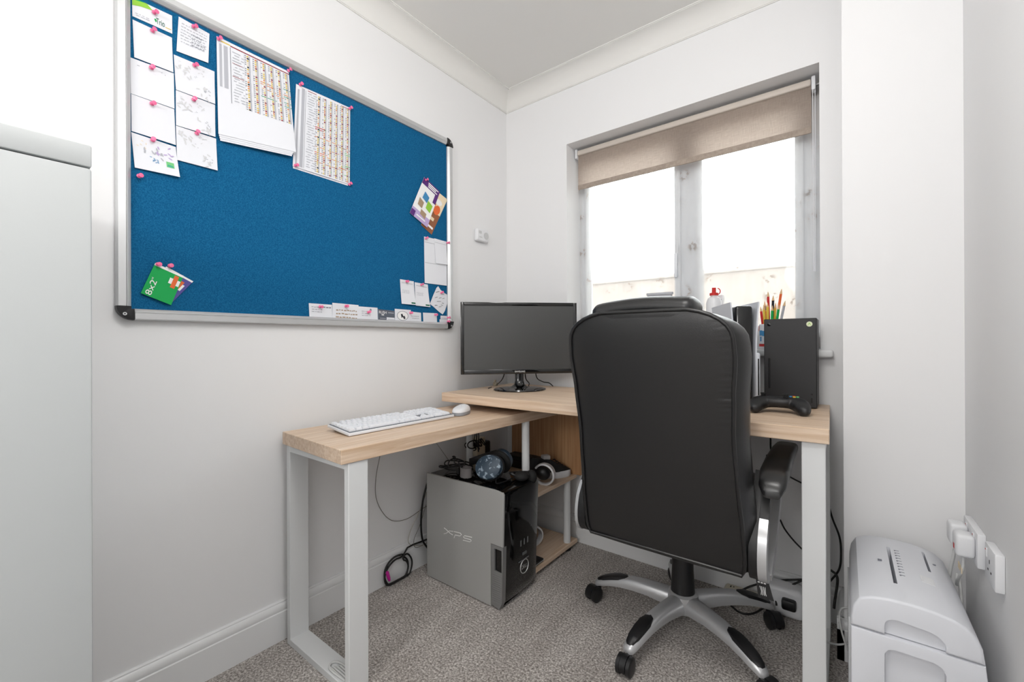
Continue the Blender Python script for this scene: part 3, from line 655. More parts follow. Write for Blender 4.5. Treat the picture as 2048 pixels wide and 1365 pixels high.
# shelf tower under the inner end of the wing
MB().box(.075, .4735, -.438, -.055, .018, .036, .001, 1).build('shelf', M_OAKY, dk)
MB().box(.075, .4705, -.438, -.055, .330, .348, .001, 1).build('shelf', M_OAKY, dk)
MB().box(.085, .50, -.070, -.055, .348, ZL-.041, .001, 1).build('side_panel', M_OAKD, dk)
for x, y, z0, z1 in ((.452, -.118, .036, .330), (.430, -.420, .036, .330), (.430, -.420, .348, ZL-.041), (.095, -.408, .036, .330), (.095, -.408, .348, ZL-.041), (.095, -.09, .036, .330)):
    MB().cyl((x, y, z0), (x, y, z1), .0165, n=20).build('post', M_STEEL, dk)
for x, y in ((.452, -.118), (.43, -.42), (.095, -.408), (.095, -.09)):
    MB().cyl((x, y, 0), (x, y, .018), .018, n=16).build('foot', M_BLKPL, dk)

# ------------------------------------------------------------------ monitor
mo = thing('monitor', 'black widescreen computer monitor switched off in the desk corner', 'monitor', (.30, -.285, ZM), math.radians(45.9))
MW = WM(mo)
def mt(x, y, z): return MW @ Vector((x, y, z))
def mbox(b, x0, x1, y0, y1, z0, z1, bv=0, seg=2): return b.box(x0, x1, y0, y1, z0, z1, bv, seg, M=MW)
W2, HB, HT = .274, .076, .409          # half width, bottom and top above the desk
b = MB(); mbox(b, -W2, W2, .0, .022, HB, HT, .005, 3); mbox(b, -.19, .19, .02, .05, HB+.05, HT-.05, .012, 3); b.build('housing', M_BLKGL, mo)
b = MB(); t = .0155
for x0, x1, z0, z1 in ((-W2, -W2+t, HB, HT), (W2-t, W2, HB, HT), (-W2+t, W2-t, HT-t, HT), (-W2+t, W2-t, HB, HB+.021)): mbox(b, x0, x1, -.006, .002, z0, z1, .0018, 2)
b.build('bezel', M_BLKGL, mo)
MB().box(-W2+t, W2-t, -.002, .001, HB+.021, HT-t, M=MW).build('screen', M_SCREEN, mo, smooth=0)
b = MB(); add_text(b, 'SAMSUNG', lambda a, c: mt(-.024+.048*a, -.0064, HB+.0075+.0075*c)); b.build('lettering', PM('white'), mo, smooth=0)
b = MB(); b.loft([[mt(w_*math.cos(a), .012+d_*math.sin(a), z) for a in [2*PI*k/20 for k in range(20)]] for z, w_, d_ in ((HB+.03, .021, .011), (HB, .021, .012), (.045, .0205, .014), (.028, .024, .02), (.018, .036, .032), (.0125, .05, .045))])
b.build('neck', M_BLKGL, mo)
b = MB(); b.loft([[mt(.123*s_*math.cos(a), -.0+.095*s_*math.sin(a), z) for a in [2*PI*k/40 for k in range(40)]] for z, s_ in ((0, .97), (.004, 1), (.008, .98), (.0115, .8), (.014, .45))]); b.build('base', M_BLKGL, mo)
# cables behind the monitor
def cable(name, label, pts, r, m, n=6, seg=8, group=None, cat='cable', parent=None):
    o = MB().tube(cr(pts, n), r, seg).build(name, m, parent, smooth=60)
    return tag(o, label, cat, group) if label else o
def ap(u, v, ax, val): return at(u, v, ax, val)
G3 = 'cables behind the monitor'
cable('monitor_cable', 'black cable dropping behind the monitor\'s left half past a clear clip', [mt(-.06, .03, HB+.04), mt(-.075, .05, .05), ap(990, 772, 1, -.19), ap(977, 777, 2, ZM+.004)], .0026, M_CABLE, group=G3)
cable('monitor_cable', 'black cable dropping behind the monitor just right of its stand', [mt(.03, .03, HB+.04), mt(.04, .07, .05), mt(.066, .12, .02), mt(.07, .155, .004)], .0026, M_CABLE, group=G3)
cable('monitor_cable', 'wavy black cable dropping behind the monitor\'s right half', [mt(.08, .03, HB+.04), mt(.09, .05, .055), mt(.125, .08, .03), mt(.16, .09, .022), mt(.185, .11, .004)], .0026, M_CABLE, group=G3)
p = ap(991, 770, 1, -.2); cl = thing('cable_clip', 'small translucent clip lying on the desk beside the monitor base', 'clip', (p.x, p.y, ZM))
b = MB(); b.box(p.x-.012, p.x+.012, p.y-.008, p.y+.008, ZM, ZM+.018, .004); b.cyl((p.x, p.y-.006, ZM+.018), (p.x+.004, p.y-.004, ZM+.03), .006, n=10); b.build('clip_body', mat('clear_plastic', rgb(226, 214, 190), .15, trans=.5), cl)

# ------------------------------------------------------------------ keyboard and mouse
kb = thing('keyboard', 'white full-size keyboard lying on the lower wing of the desk', 'keyboard', (.2185, -.925, ZL), math.radians(90-1.5))
KM = WM(kb) @ Matrix.Rotation(math.radians(5.0), 4, 'X')
KW, KD = .222, .068
b = MB(); b.box(-KW, KW, -KD, KD, .007, .017, .003, 2, M=KM); b.build('case', M_KEY, kb)
MB().box(-KW+.004, KW-.004, -KD+.004, KD-.004, .0168, .0185, 0, M=KM).build('key_plate', M_KEYPLATE, kb, smooth=0)
b = MB(); b.box(-KW+.02, KW-.02, -KD+.012, KD-.012, .0, .0075, .001, 1, M=WM(kb)); b.build('foot_pad', M_BLKPL, kb)
b = MB()
for s_ in (-1, 1): b.box(s_*.17-.02, s_*.17+.02, KD-.02, KD-.008, 0, .014, .001, 1, M=WM(kb))
b.build('rear_foot', M_BLKPL, kb)
U = .01895; kmesh = {}
def keymesh(wu, tall=1):
    k = (wu, tall)
    if k not in kmesh:
        w_ = wu*U-.0022; d_ = tall*U-.0022; b = MB(); hw, hd = w_/2, d_/2
        b.loft([[(-hw, -hd, 0), (hw, -hd, 0), (hw, hd, 0), (-hw, hd, 0)], [(-hw, -hd, .002), (hw, -hd, .002), (hw, hd, .002), (-hw, hd, .002)], [(-hw+.0022, -hd+.0022, .0078), (hw-.0022, -hd+.0022, .0078), (hw-.0022, hd-.0018, .0078), (-hw+.0022, hd-.0018, .0078)],
                [(-hw+.003, -hd+.003, .0084), (hw-.003, -hd+.003, .0084), (hw-.003, hd-.0026, .0084), (-hw+.003, hd-.0026, .0084)]])
        o = b.build('key', M_KEY); kmesh[k] = o.data; bpy.data.objects.remove(o)
    return kmesh[k]
def key(xu, row, wu=1, tall=1):
    x = -KW+.0065+(xu+wu/2)*U; y = KD-.010-(row+tall/2)*U-(.004 if row > 0 else 0)+.002
    o = bpy.data.objects.new('key', keymesh(wu, tall)); COL.objects.link(o); o.parent = kb
    o.matrix_parent_inverse = WM(kb).inverted(); o.matrix_basis = KM @ Matrix.Translation((x, y, .018))
rows = [[1, .5, 1, 1, 1, 1, .25, 1, 1, 1, 1, .25, 1, 1, 1, 1], [1]*13+[2], [1.5]+[1]*12+[1.5], [1.75]+[1]*11+[2.25], [2.25]+[1]*10+[2.75], [1.25, 1.25, 1.25, 6.25, 1.25, 1.25, 1.25, 1.25]]
for r_, ks in enumerate(rows):
    x = 0
    for i, k in enumerate(ks):
        if not (r_ == 0 and k < 1): key(x, r_, k)
        x += k
for r_ in (0, 1, 2):
    for c in range(3): key(15.2+c, r_)
key(16.2, 4)
for c in range(3): key(15.2+c, 5)
for r_ in (0, 1, 2, 3, 4, 5):
    for c in range(3):
        if r_ == 5 and c == 0: key(18.4, 5, 2)
        elif r_ == 5 and c == 1: continue
        else: key(18.4+c, r_)
key(21.4, 0); key(21.4, 1); key(21.4, 2, 1, 2); key(21.4, 4, 1, 2)

ms = thing('mouse', 'white computer mouse with grey sides behind the keyboard', 'mouse', (.268, -.640, ZL), math.radians(112))
XM = WM(ms)
def dome(sx, sy, z0, z1, k=1.0, n=24):
    rings = []
    for j in range(9):
        t = j/8; s_ = math.cos(t*PI/2)**.55 if t < 1 else 0.02; z = z0+(z1-z0)*math.sin(t*PI/2)
        rings.append([XM @ Vector((sx*s_*math.copysign(abs(math.cos(a))**.8, math.cos(a)), sy*s_*math.copysign(abs(math.sin(a))**.8, math.sin(a)), z+(.004*math.cos(a)*t if k else 0))) for a in [2*PI*q/n for q in range(n)]])
    return rings
b = MB(); b.loft([[XM @ Vector((.054*math.copysign(abs(math.cos(a))**.8, math.cos(a))*s_, .030*math.copysign(abs(math.sin(a))**.8, math.sin(a))*s_, z)) for a in [2*PI*q/24 for q in range(24)]] for z, s_ in ((0, .94), (.003, 1), (.013, 1), (.015, .97))]); b.build('base', mat('mouse_grey', rgb(150, 154, 160), .45), ms)
b = MB(); b.loft(dome(.0545, .0305, .014, .036)); b.build('shell', M_WHITE, ms)
b = MB(); b.cyl(XM @ Vector((.025, -.003, .034)), XM @ Vector((.025, .003, .034)), .006, n=14); b.build('scroll_wheel', M_KEYPLATE, ms)

# ------------------------------------------------------------------ computer tower under the wing
PX0, PX1, PY0, PY1, PH = .0985, .505, -.674, -.4475, .442
pc = thing('computer_tower', 'silver and black computer tower standing on the carpet under the desk wing', 'computer', ((PX0+PX1)/2, (PY0+PY1)/2, 0))
b = MB(); b.prism([(PX0, .006), (PX1-.05, .006), (PX1-.05, PH-.004), (PX0, PH-.012)], 1, PY0+.006, PY1, .003); b.build('case', M_BLKGL, pc)
sp = MB().prism([(PX0, .004), (.452, .004), (.452, .21), (.486, .21), (.497, .205), (PX1, .205), (PX1+.011, PH-.012), (PX1+.002, PH-.004), (PX1-.022, PH-.002), (PX0, PH-.004)] if False else [(PX0, .004), (.4525, .004), (.4525, .238), (.511, .238), (.516, PH-.012), (.511, PH-.005), (.492, PH-.001), (PX0, PH-.006)], 1, PY0-.003, PY0+.006, .001, 1).build('side_panel', M_PCSIDE, pc)
vb = MB(); vb.prism([(.4545, .012), (.492, .004), (.505, .03), (.511, .2365), (.4545, .2365)], 1, PY0-.002, PY0+.02, .0008, 1)
vt_ = vb.build('vent_insert', mat('vent_silver', rgb(138, 138, 138), .4, metal=.4), pc)
cut(vt_, MB().box(.470, .5045, PY0-.01, PY0+.015, .142, .224))
MB().box(.4685, .506, PY0+.0145, PY0+.016, .138, .228).build('vent_dark', M_GLOWDARK, vt_, smooth=0)
b = MB()
for k in range(14): b.box(.4585, .5025, PY0-.0040, PY0-.001, .024+k*.0079, .0284+k*.0079, .001, 1)
b.build('vent_rib', MATS['vent_silver'], vt_)
# front bezel: bulging glossy black door
def fr(z):
    if z < .03: return PX1-.03+z*.9
    return PX1-.003+.016*min(1, (z-.03)/.41)
rings = []
for z in (.004, .03, .06, .2, .35, PH-.02, PH-.006, PH-.001):
    xe = fr(min(z, PH-.02))-(0 if z < PH-.01 else .004 if z < PH-.003 else .012); ring = []
    for k in range(13):
        t = k/12; y = PY0+.001+(PY1-PY0-.002)*t; bul = .010*(1-(2*t-1)**4)
        ring.append((xe+bul-.004, y, z))
    rings.append([(.45, PY0+.008, z)]+[(.49, PY0+.0015, z)]+ring+[(.45, PY1-.001, z)])
MB().loft(rings).build('front_bezel', M_BLKGL, pc, smooth=40)
xf = fr(.12)+.0066
b = MB()
for rr, m_ in ((.026, 0),):
    b.tube([(xf+.0004, -.545+rr*math.cos(a), .118+rr*math.sin(a)) for a in [2*PI*k/28 for k in range(28)]], .0016, 6, True)
add_text(b, 'DELL', lambda a, c: Vector((xf+.0006, -.563+.036*a, .111+.014*c)))
b.build('badge', M_ALU, pc)
b = MB(); xg = fr(.24)+.0058
for k in range(3): b.box(xg-.003, xg+.0006, -.575+k*.022, -.568+k*.022, .205, .228, .0005, 1)
b.box(xg-.003, xg+.0006, -.56, -.535, .166, .176, .0005, 1)
for k in range(4): b.box(xg-.003, xg+.0006, -.60+k*.03, -.592+k*.03, .262, .268, .0005, 1)
for k in range(2): b.box(xg-.003, xg+.0004, -.585+k*.04, -.56+k*.04, .146, .149, .0003, 1)
b.build('port', mat('port_grey', rgb(120, 122, 124), .4, metal=.5), pc)
# stylised side lettering X P S
def sp_pt(u, v): q = at(u, v, 1, PY0-.0032); return q
b = MB()
for pl in ([(718, 327), (733, 338), (772, 375), (793, 387)], [(716, 377), (738, 372), (762, 352), (796, 357)], [(803, 358), (857, 372), (866, 384), (854, 396), (812, 387), (803, 412)],
           [(955, 408), (893, 393), (882, 404), (893, 414), (944, 427), (950, 437), (938, 446), (880, 432)]):
    pl = [(720+u/4.267, 980+v/4.267) for u, v in pl]
    b.tube([sp_pt(u, v) for u, v in pl], .0015, 5)
b.build('lettering', mat('badge_pale', rgb(236, 236, 234), .4), pc)

# ------------------------------------------------------------------ things on the tower
hs = thing('headset', 'dark blue camouflage headset lying on top of the computer tower', 'headset', (.36, -.6, PH))
camo = mat('blue_camo', rgb(44, 62, 78), .45, noise=(62, rgb(138, 154, 168), .56, .60))
navy = mat('navy_plastic', rgb(36, 52, 66), .4)
def cup(c, nrm, up, rx, ry, dep, mats, name, parent):
    n = Vector(nrm).normalized(); v = (Vector(up)-n*Vector(up).dot(n)).normalized(); u = v.cross(n); c = Vector(c)
    ring = lambda s_, d: [c+n*d+u*rx*s_*math.cos(a)+v*ry*s_*math.sin(a) for a in [2*PI*k/28 for k in range(28)]]
    b = MB(); b.loft([ring(.9, -dep*.3), ring(1, -dep*.1), ring(1, dep*.25), ring(.93, dep*.55), ring(.7, dep*.7), ring(.3, dep*.76), ring(.02, dep*.77)])
    o = b.build(name, mats, parent)
    b = MB(); b.tube([c-n*dep*.5+u*rx*.82*math.cos(a)+v*ry*.82*math.sin(a) for a in [2*PI*k/24 for k in range(24)]], .013, 10, True); b.build('ear_cushion', M_RUBBER, o)
    return o
cup((.392, -.612, PH+.054), (.30, -.85, .35), (-.3, 0, 1), .056, .048, .032, [camo], 'ear_cup', hs)
cup((.37, -.505, PH+.056), (-.1, .9, .25), (-.3, 0, 1), .046, .046, .03, [navy], 'ear_cup', hs)
band = cr([(.385, -.605, PH+.085), (.34, -.60, PH+.075), (.27, -.585, PH+.05), (.235, -.55, PH+.035), (.265, -.515, PH+.05), (.33, -.505, PH+.075), (.36, -.505, PH+.085)], 5)
b = MB(); b.loft([[p+Vector((0, 0, dz))+Vector((dx, 0, 0)) for dx, dz in ((-.004, -.014), (.004, -.014), (.004, .014), (-.004, .014))] for p in band]); b.build('headband', M_BLKPL, hs)
b = MB(); b.tube(cr([(.42, -.60, PH+.02), (.45, -.64, PH+.01), (.455, -.6, PH+.006), (.46, -.52, PH+.008), (.47, -.46, PH+.012)], 5), .002, 6); b.build('headset_lead', M_CABLE, hs)
# wrist strap
ws = thing('watch_strap', 'grey looped watch strap standing beside the headset on the tower', 'watch', (.285, -.63, PH))
pts = [(.285+.026*math.cos(a), -.632+.022*math.sin(a)) for a in [2*PI*k/24 for k in range(24)]]
b = MB(); b.loft([[(x, y, z) for x, y in pts] for z in (PH+.002, PH+.04)]+[[(.285+(x-.285)*.88, -.632+(y+.632)*.88, z) for x, y in pts] for z in (PH+.04, PH+.002)], cap=False); b.build('strap', mat('grey_fabric', rgb(120, 116, 116), .8), ws)
b = MB(); b.box(.245, .262, -.65, -.614, PH+.004, PH+.036, .006, 2); b.build('case', M_BLKGL, ws)
# cable heap
b = MB(); r_ = random.Random(5); pts = []
for k in range(46):
    a = k*.83; pts.append((.200+.075*math.cos(a)*(.6+.4*r_.random()), -.595+.050*math.sin(a*1.13)*(.6+.5*r_.random()), PH+.004+.0008*k+.008*r_.random()))
b.tube(cr(pts, 4), .0028, 6); tag(b.build('cable_bundle', M_CABLE, smooth=60), 'tangled heap of black cable on the tower\'s rear corner', 'cable')
ct = thing('earphone_pad', 'soft black earphone cushion hanging over the tower\'s front edge', 'headphone', (.50, -.50, PH))
b = MB(); b.ell((.503, -.487, PH+.004), (.026, .02, .032), Matrix.Rotation(.5, 3, 'Y')); b.ell((.49, -.53, PH+.018), (.03, .032, .018)); b.build('cushion', M_RUBBER, ct)
b = MB(); b.tube(cr([(.48, -.55, PH+.02), (.46, -.56, PH+.03), (.44, -.53, PH+.02), (.45, -.49, PH+.015), (.49, -.48, PH+.02)], 5), .006, 8); b.build('band', M_BLKPL, ct)
# hanging tangle from the sockets behind
b = MB(); q0 = Vector((.10, -.365, .648))
for dx in (-.018, 0, .022):
    b.tube(cr([q0, q0+Vector((dx*.7, -.5*dx, -.05)), q0+Vector((dx*1.5, -dx, -.11)), q0+Vector((dx*2.2, -.01-1.4*dx, -.17)), q0+Vector((dx*.3, .0, -.14))], 5), .0027, 6)
for k in range(8):
    c = q0+Vector((.020*math.cos(k*2.1), .012*k-.05, -.140-.011*(k % 3)))
    b.tube([c+Vector((.012*math.cos(a), .022*math.cos(a+.4*k), .018*math.sin(a))) for a in [2*PI*j/16 for j in range(16)]], .0027, 6, True)
tag(b.build('cable_bundle', M_CABLE, smooth=60), 'knotted black cable hanging under the wing in front of the wall socket', 'cable')

# ------------------------------------------------------------------ things on the shelves
SH = .348
sn = thing('sneaker', 'black canvas shoe with white sole on the middle shelf', 'shoe', (.392, -.178, SH), math.radians(58))
SM = WM(sn) @ Matrix.Diagonal((.84, .9, 1.12, 1)) @ Matrix.Translation((.03, 0, 0))
def sole(s_, z):
    out = []
    for k in range(28):
        a = 2*PI*k/28; x = .13*math.cos(a); w_ = .043 if x > 0 else .033
        w_ *= 1-.18*math.exp(-((x+.01)/.04)**2)
        out.append(SM @ Vector((x*s_-.03, w_*math.copysign(abs(math.sin(a))**.75, math.sin(a))*s_, z)))
    return out
b = MB(); b.loft([sole(.97, 0), sole(1, .004), sole(1, .026), sole(.97, .028)]); b.build('sole', M_WHITE, sn)
def upper(t, z):
    out = []
    for k in range(28):
        a = 2*PI*k/28; x = .13*math.cos(a); w_ = .043 if x > 0 else .034
        xx = (-.02+(x+.02)*(1-.16*t))-.05*t*(x > 0)*(x/.13) - .03*t*(1 if x > 0 else 0)*(x/.13)
        out.append(SM @ Vector((xx-.03, w_*math.copysign(abs(math.sin(a))**.75, math.sin(a))*(.95-.42*t), z+(.012*t*(-x/.13)))))
    return out
b = MB(); b.loft([upper(0, .027), upper(.25, .042), upper(.6, .058), upper(.85, .07), upper(1, .078)]); b.build('upper', mat('black_canvas', rgb(24, 24, 26), .85, bump=(500, .3, .0008)), sn)
b = MB(); b.box(-.075, -.03, -.018, .018, .076, .096, .006, 2, M=SM); b.build('tongue', mat('grey_lining', rgb(196, 192, 190), .85), sn)
b = MB()
for k in range(4): b.tube([SM @ Vector((.005+k*.016, -.02, .067-k*.008)), SM @ Vector((.005+k*.016, 0, .073-k*.0085)), SM @ Vector((.005+k*.016, .02, .067-k*.008))], .0025, 6)
b.build('lace', M_BLKSAT, sn)
GV = 'white-ringed motion controllers on the shelf tower'
def motion(loc, rz, lb, tilt):
    t = thing('motion_controller', lb, 'game controller', loc, rz, GV); T = WM(t) @ Matrix.Translation((0, 0, .047)) @ Matrix.Rotation(tilt, 4, 'X')
    rings = []
    for k in range(25):
        a = -2.3+4.9*k/24; w_ = .012+.006*math.cos(a-.3)
        rings.append([T @ Vector(((.046+d)*math.cos(a), e, (.046+d)*math.sin(a))) for d, e in ((-.004, -w_), (.003, -w_*.9), (.0045, 0), (.003, w_*.9), (-.004, w_), (-.0055, 0))])
    MB().loft(rings).build('ring', M_WHITE, t)
    b = MB(); b.ell((0, 0, 0), (1, 1, 1)); bmesh.ops.transform(b.bm, matrix=T @ Matrix.Translation((-.008, .012, 0)) @ Matrix.Diagonal((.034, .024, .030, 1)), verts=b.bm.verts[:]); b.build('pod', M_BLKPL, t)
    b = MB(); b.tube([T @ Vector((-.012, .02, -.005)), T @ Vector((-.028, .05, -.018)), T @ Vector((-.036, .085, -.026))], [.017, .0165, .014], 12); b.build('grip', M_BLKPL, t)
    return t
motion((.432, -.282, SH), math.radians(20), 'white-ringed black motion controller on the middle shelf beside the shoe', .0)
motion((.345, -.25, .036), math.radians(65), 'white-ringed black motion controller on the bottom shelf behind the tower', .0)
bx_ = thing('storage_case', 'flat black case lying at the back of the middle shelf', 'case', (.22, -.12, SH)); MB().box(.11, .33, -.16, -.08, SH, SH+.062, .008, 2, M=Matrix.Identity(4)).build('body', M_BLKSAT, bx_)
MB().box(.11, .33, -.1615, -.08, SH+.04, SH+.0425, 0).build('lid_seam', M_GLOWDARK, bx_, smooth=0)
pb_ = thing('gadget', 'small dark gadget with metal rim on the bottom shelf edge', 'gadget', (.43, -.37, .036))
MB().box(.395, .465, -.41, -.335, .036, .052, .006, 2).build('body', M_BLKPL, pb_); MB().box(.394, .466, -.411, -.334, .041, .046, .002, 1).build('rim', M_ALU, pb_)

# ------------------------------------------------------------------ game consoles
XF, XY, XW, XHt = 1.428, -.166, .151, .301
xb_ = thing('game_console', 'black upright box-shaped game console at the right end of the desk', 'game console', (XF-XW/2, XY+.07, ZM))
b = MB(); b.box(XF-XW, XF, XY, XY+.140, ZM+.003, ZM+XHt, .002, 1); body = b.build('body', mat('console_black', rgb(33, 33, 35), .5, bump=(700, .04, .0004)), xb_)
cut(body, MB().box(XF-XW+.0125, XF-XW+.019, XY-.01, XY+.006, ZM+.06, ZM+.165))
MB().box(XF-XW+.0128, XF-XW+.0187, XY+.0045, XY+.0058, ZM+.0605, ZM+.1645).build('disc_slot', M_GLOWDARK, xb_, smooth=0)  # dark inset: the shade inside the slot is put in as colour
b = MB(); b.lathe([(0, 0), (.065, 0), (.065, .004), (.0, .004)], (XF-XW/2, XY+.07, ZM), 24); b.build('foot', M_BLKPL, xb_)
b = MB(); RY = Matrix.Rotation(PI/2, 4, 'X')
b.lathe([(0, 0), (.0058, 0), (.0055, .0008), (0, .001)], n=16, M=Matrix.Translation((XF-XW+.016, XY, ZM+.282)) @ RY); b.build('power_button', M_BLKGL, xb_)
b = MB(); b.lathe([(0, 0), (.0085, 0), (.0085, .0006), (0, .0007)], n=20, M=Matrix.Translation((XF-.020, XY, ZM+.281)) @ RY); b.mi = 1
for s_ in (-1, 1): b.tube([Vector((XF-.020+s_*.0045, XY-.0009, ZM+.2765)), Vector((XF-.020+s_*.002, XY-.0009, ZM+.281)), Vector((XF-.020-s_*.0025, XY-.0009, ZM+.2855))], .0006, 5)
b.build('emblem', [mat('pale_green', rgb(224, 230, 196), .5), PM('lime')], xb_)
b = MB(); b.box(XF-.017, XF-.012, XY-.0004, XY+.001, ZM+.020, ZM+.036); b.lathe([(0, 0), (.003, 0), (.003, .0006), (0, .0007)], n=12, M=Matrix.Translation((XF-.014, XY, ZM+.048)) @ RY); b.build('port', M_GLOWDARK, xb_)
# controller
gp = thing('gamepad', 'black gamepad resting in front of the box-shaped console', 'gamepad', (1.335, -.31, ZM), math.radians(6))
GM = WM(gp)
GS = .86
half = [(-.0725, -.066, .0125, .006, .006), (-.0735, -.060, .0150, .0125, .0115), (-.0735, -.046, .0185, .0175, .0150), (-.0700, -.026, .0240, .0215, .0170), (-.0600, -.006, .0290, .0265, .0180), (-.0450, .006, .0315, .0290, .0175), (-.0250, .010, .0325, .0280, .0160), (.0, .011, .0325, .0270, .0155)]
half = [(x*GS, y*.9, z*.98, a*1.08, c*1.1) for x, y, z, a, c in half]
full = half+[(-x, y, z, a, c) for x, y, z, a, c in half[-2::-1]]; rings = []
P_ = cr([(x, y, z) for x, y, z, a, c in full], 3); Q_ = cr([(a, c, 0) for x, y, z, a, c in full], 3)
for i, (p, q) in enumerate(zip(P_, Q_)):
    t = (P_[min(i+1, len(P_)-1)]-P_[max(i-1, 0)]); t.z = 0; t.normalize(); n = Vector((-t.y, t.x, 0))
    rings.append([GM @ (p+n*q.x*math.copysign(abs(math.cos(r_))**.8, math.cos(r_))+Vector((0, 0, q.y*math.copysign(abs(math.sin(r_))**.8, math.sin(r_))))) for r_ in [2*PI*j/20 for j in range(20)]])
MB().loft(rings).build('body', M_BLKPL, gp, smooth=80)
for s_ in (-1, 1):
    b = MB(); c = GM @ Vector((s_*(.042 if s_ < 0 else .018), (.010 if s_ < 0 else -.004), .048)); b.lathe([(.006, 0), (.0055, .007), (.008, .008), (.008, .011), (.0, .0105)], tuple(c), 14); b.build('thumbstick', M_RUBBER, gp)
for k, cn in enumerate(('ltgreen', 'red', 'blue', 'yellow')):
    a = PI/2*k; c = GM @ Vector((.041+.009*math.cos(a), .010+.009*math.sin(a), .0492)); MB().lathe([(.0042, 0), (.0042, .003), (0, .0036)], tuple(c), 10).build('button', PM(cn), gp)
b = MB(); b.box(-.022, .022, .026, .040, .026, .042, .004, 2, M=GM); b.build('bumper', M_BLKGL, gp)
# tall white finned console
pz = thing('game_console', 'tall white-finned game console with black core behind the chair back', 'game console', (1.170, -.120, ZM), math.radians(27)); PMx = WM(pz)
def fin(sx):
    rings = []
    for y, s0 in ((-.13, .0), (-.10, .004), (0, .010), (.10, .006), (.13, .0)):
        pass
    b = MB(); ny, nz = 10, 14; th = .0045
    def q(i, j, o):
        y = -.13+.26*i/ny; z = .024+.336*j/nz; fl = .030+.008*((j/nz-.45)*2)**2+.003*math.cos(i/ny*PI)
        return PMx @ Vector((sx*(fl+o), y, z))
    A = [[q(i, j, 0) for i in range(ny+1)] for j in range(nz+1)]; B = [[q(i, j, th) for i in range(ny+1)] for j in range(nz+1)]
    for j in range(nz):
        for i in range(ny):
            b.face([A[j][i], A[j][i+1], A[j+1][i+1], A[j+1][i]]); b.face([B[j][i], B[j+1][i], B[j+1][i+1], B[j][i+1]])
    for i in range(ny): b.face([A[0][i], B[0][i], B[0][i+1], A[0][i+1]]); b.face([A[nz][i+1], B[nz][i+1], B[nz][i], A[nz][i]])
    for j in range(nz): b.face([A[j][0], A[j+1][0], B[j+1][0], B[j][0]]); b.face([A[j+1][ny], A[j][ny], B[j][ny], B[j+1][ny]])
    bmesh.ops.remove_doubles(b.bm, verts=b.bm.verts[:], dist=1e-5); bmesh.ops.recalc_face_normals(b.bm, faces=b.bm.faces[:])
    return b.build('fin', mat('console_white', rgb(214, 218, 226), .45), pz)
fin(-1); rf = fin(1)
MB().box(-.028, .028, -.124, .120, .010, .348, .010, 3, M=PMx).build('core', M_BLKGL, pz)
MB().box(.034, .048, -.134, -.02, .024, .185, .006, 3, M=PMx).build('drive_bulge', MATS['console_white'], rf)
MB().box(.039, .043, -.1348, -.13, .04, .165, M=PMx).build('disc_slot', M_GLOWDARK, rf, smooth=0)
MB().lathe([(.0, 0), (.055, 0), (.055, .010), (.0, .012)], (pz.location.x, pz.location.y, ZM), 24).build('stand', M_BLKPL, pz)

# ------------------------------------------------------------------ things on the window sill
ZS = WZ0
mg = thing('pencil_mug', 'white printed mug crammed with pencils on the window sill', 'mug', (1.272, .035, ZS)); mc = Vector((1.272, .035, ZS))
b = MB(); b.lathe([(.0, 0), (.036, 0), (.038, .003), (.038, .094), (.0365, .096), (.035, .094), (.035, .006), (.0, .005)], tuple(mc), 32); b.build('cup', M_WHITE, mg)
b = MB()
for a0, a1, z0, z1, mi in ((-2.6, -2.2, .052, .072, 1), (-2.5, -2.3, .030, .048, 1), (-2.75, -2.0, .010, .020, 0), (-2.2, -1.5, .05, .07, 1), (-2.0, -1.2, .012, .02, 0), (-3.2, -2.7, .07, .09, 0)):
    b.mi = mi; n = 6
    for k in range(n):
        A, B = a0+(a1-a0)*k/n, a0+(a1-a0)*(k+1)/n; b.face([mc+Vector((.0384*math.cos(t), .0384*math.sin(t), z)) for t, z in ((A, z0), (B, z0), (B, z1), (A, z1))])
b.build('print', [PM('red'), PM('blue')], mg, smooth=0)
GP = 'pencils standing in the mug on the sill'
pcs = [('yellow', -.020, -.012, -.10, .05, .165), ('yellow', -.008, -.020, -.03, .05, .175), ('green', .006, -.014, .05, .03, .16), ('red', -.004, .004, -.03, -.02, .215), ('orange2', .014, .004, .22, .03, .225), ('green', .020, -.012, .18, .06, .165),
       ('ink', .004, .014, .06, .02, .20), ('orange', -.016, .010, -.08, .05, .16), ('lgrey', .028, .006, .30, .05, .18), ('red', -.026, .0, -.18, .02, .16), ('yellow', .012, .020, .10, .0, .17), ('tan', -.012, .022, -.12, .0, .18)]
lab = ['yellow pencil leaning left at the mug\'s front', 'yellow pencil standing upright at the mug\'s front', 'green pencil at the centre of the mug', 'tall red pencil rising above the others', 'tallest orange pencil leaning right', 'green pencil leaning right beside the tallest one',
       'black-tipped pencil behind the green ones', 'orange pencil at the left of the mug', 'pale grey pen leaning far right', 'red pencil leaning far left', 'yellow pencil at the back of the mug', 'plain wood pencil at the back left of the mug']
for (cn, dx, dy, lx, ly, L_), lb in zip(pcs, lab):
    d = Vector((lx*.6, ly, 1)).normalized(); p0 = mc+Vector((dx*.6, dy*.6, .008)); p1 = p0+d*(L_-.02); p2 = p0+d*L_
    t = thing('pencil', lb+' in the sill mug', 'pencil', p0, 0, GP)
    MB().cyl(p0, p1, .0048, n=6).build('shaft', PM(cn), t, smooth=0); MB().cyl(p1, p2, .0048, .0006, n=8).build('tip', mat('pencil_wood', rgb(222, 186, 140), .7), t)
gb = thing('glue_bottle', 'white bottle with a red spout cap on the window sill', 'bottle', (0, 0, 0)); gx = at(1428, 600, 1, .03).x; gz = at(1428, 591.5, 1, .03).z; gb.location = (gx, .03, ZS)
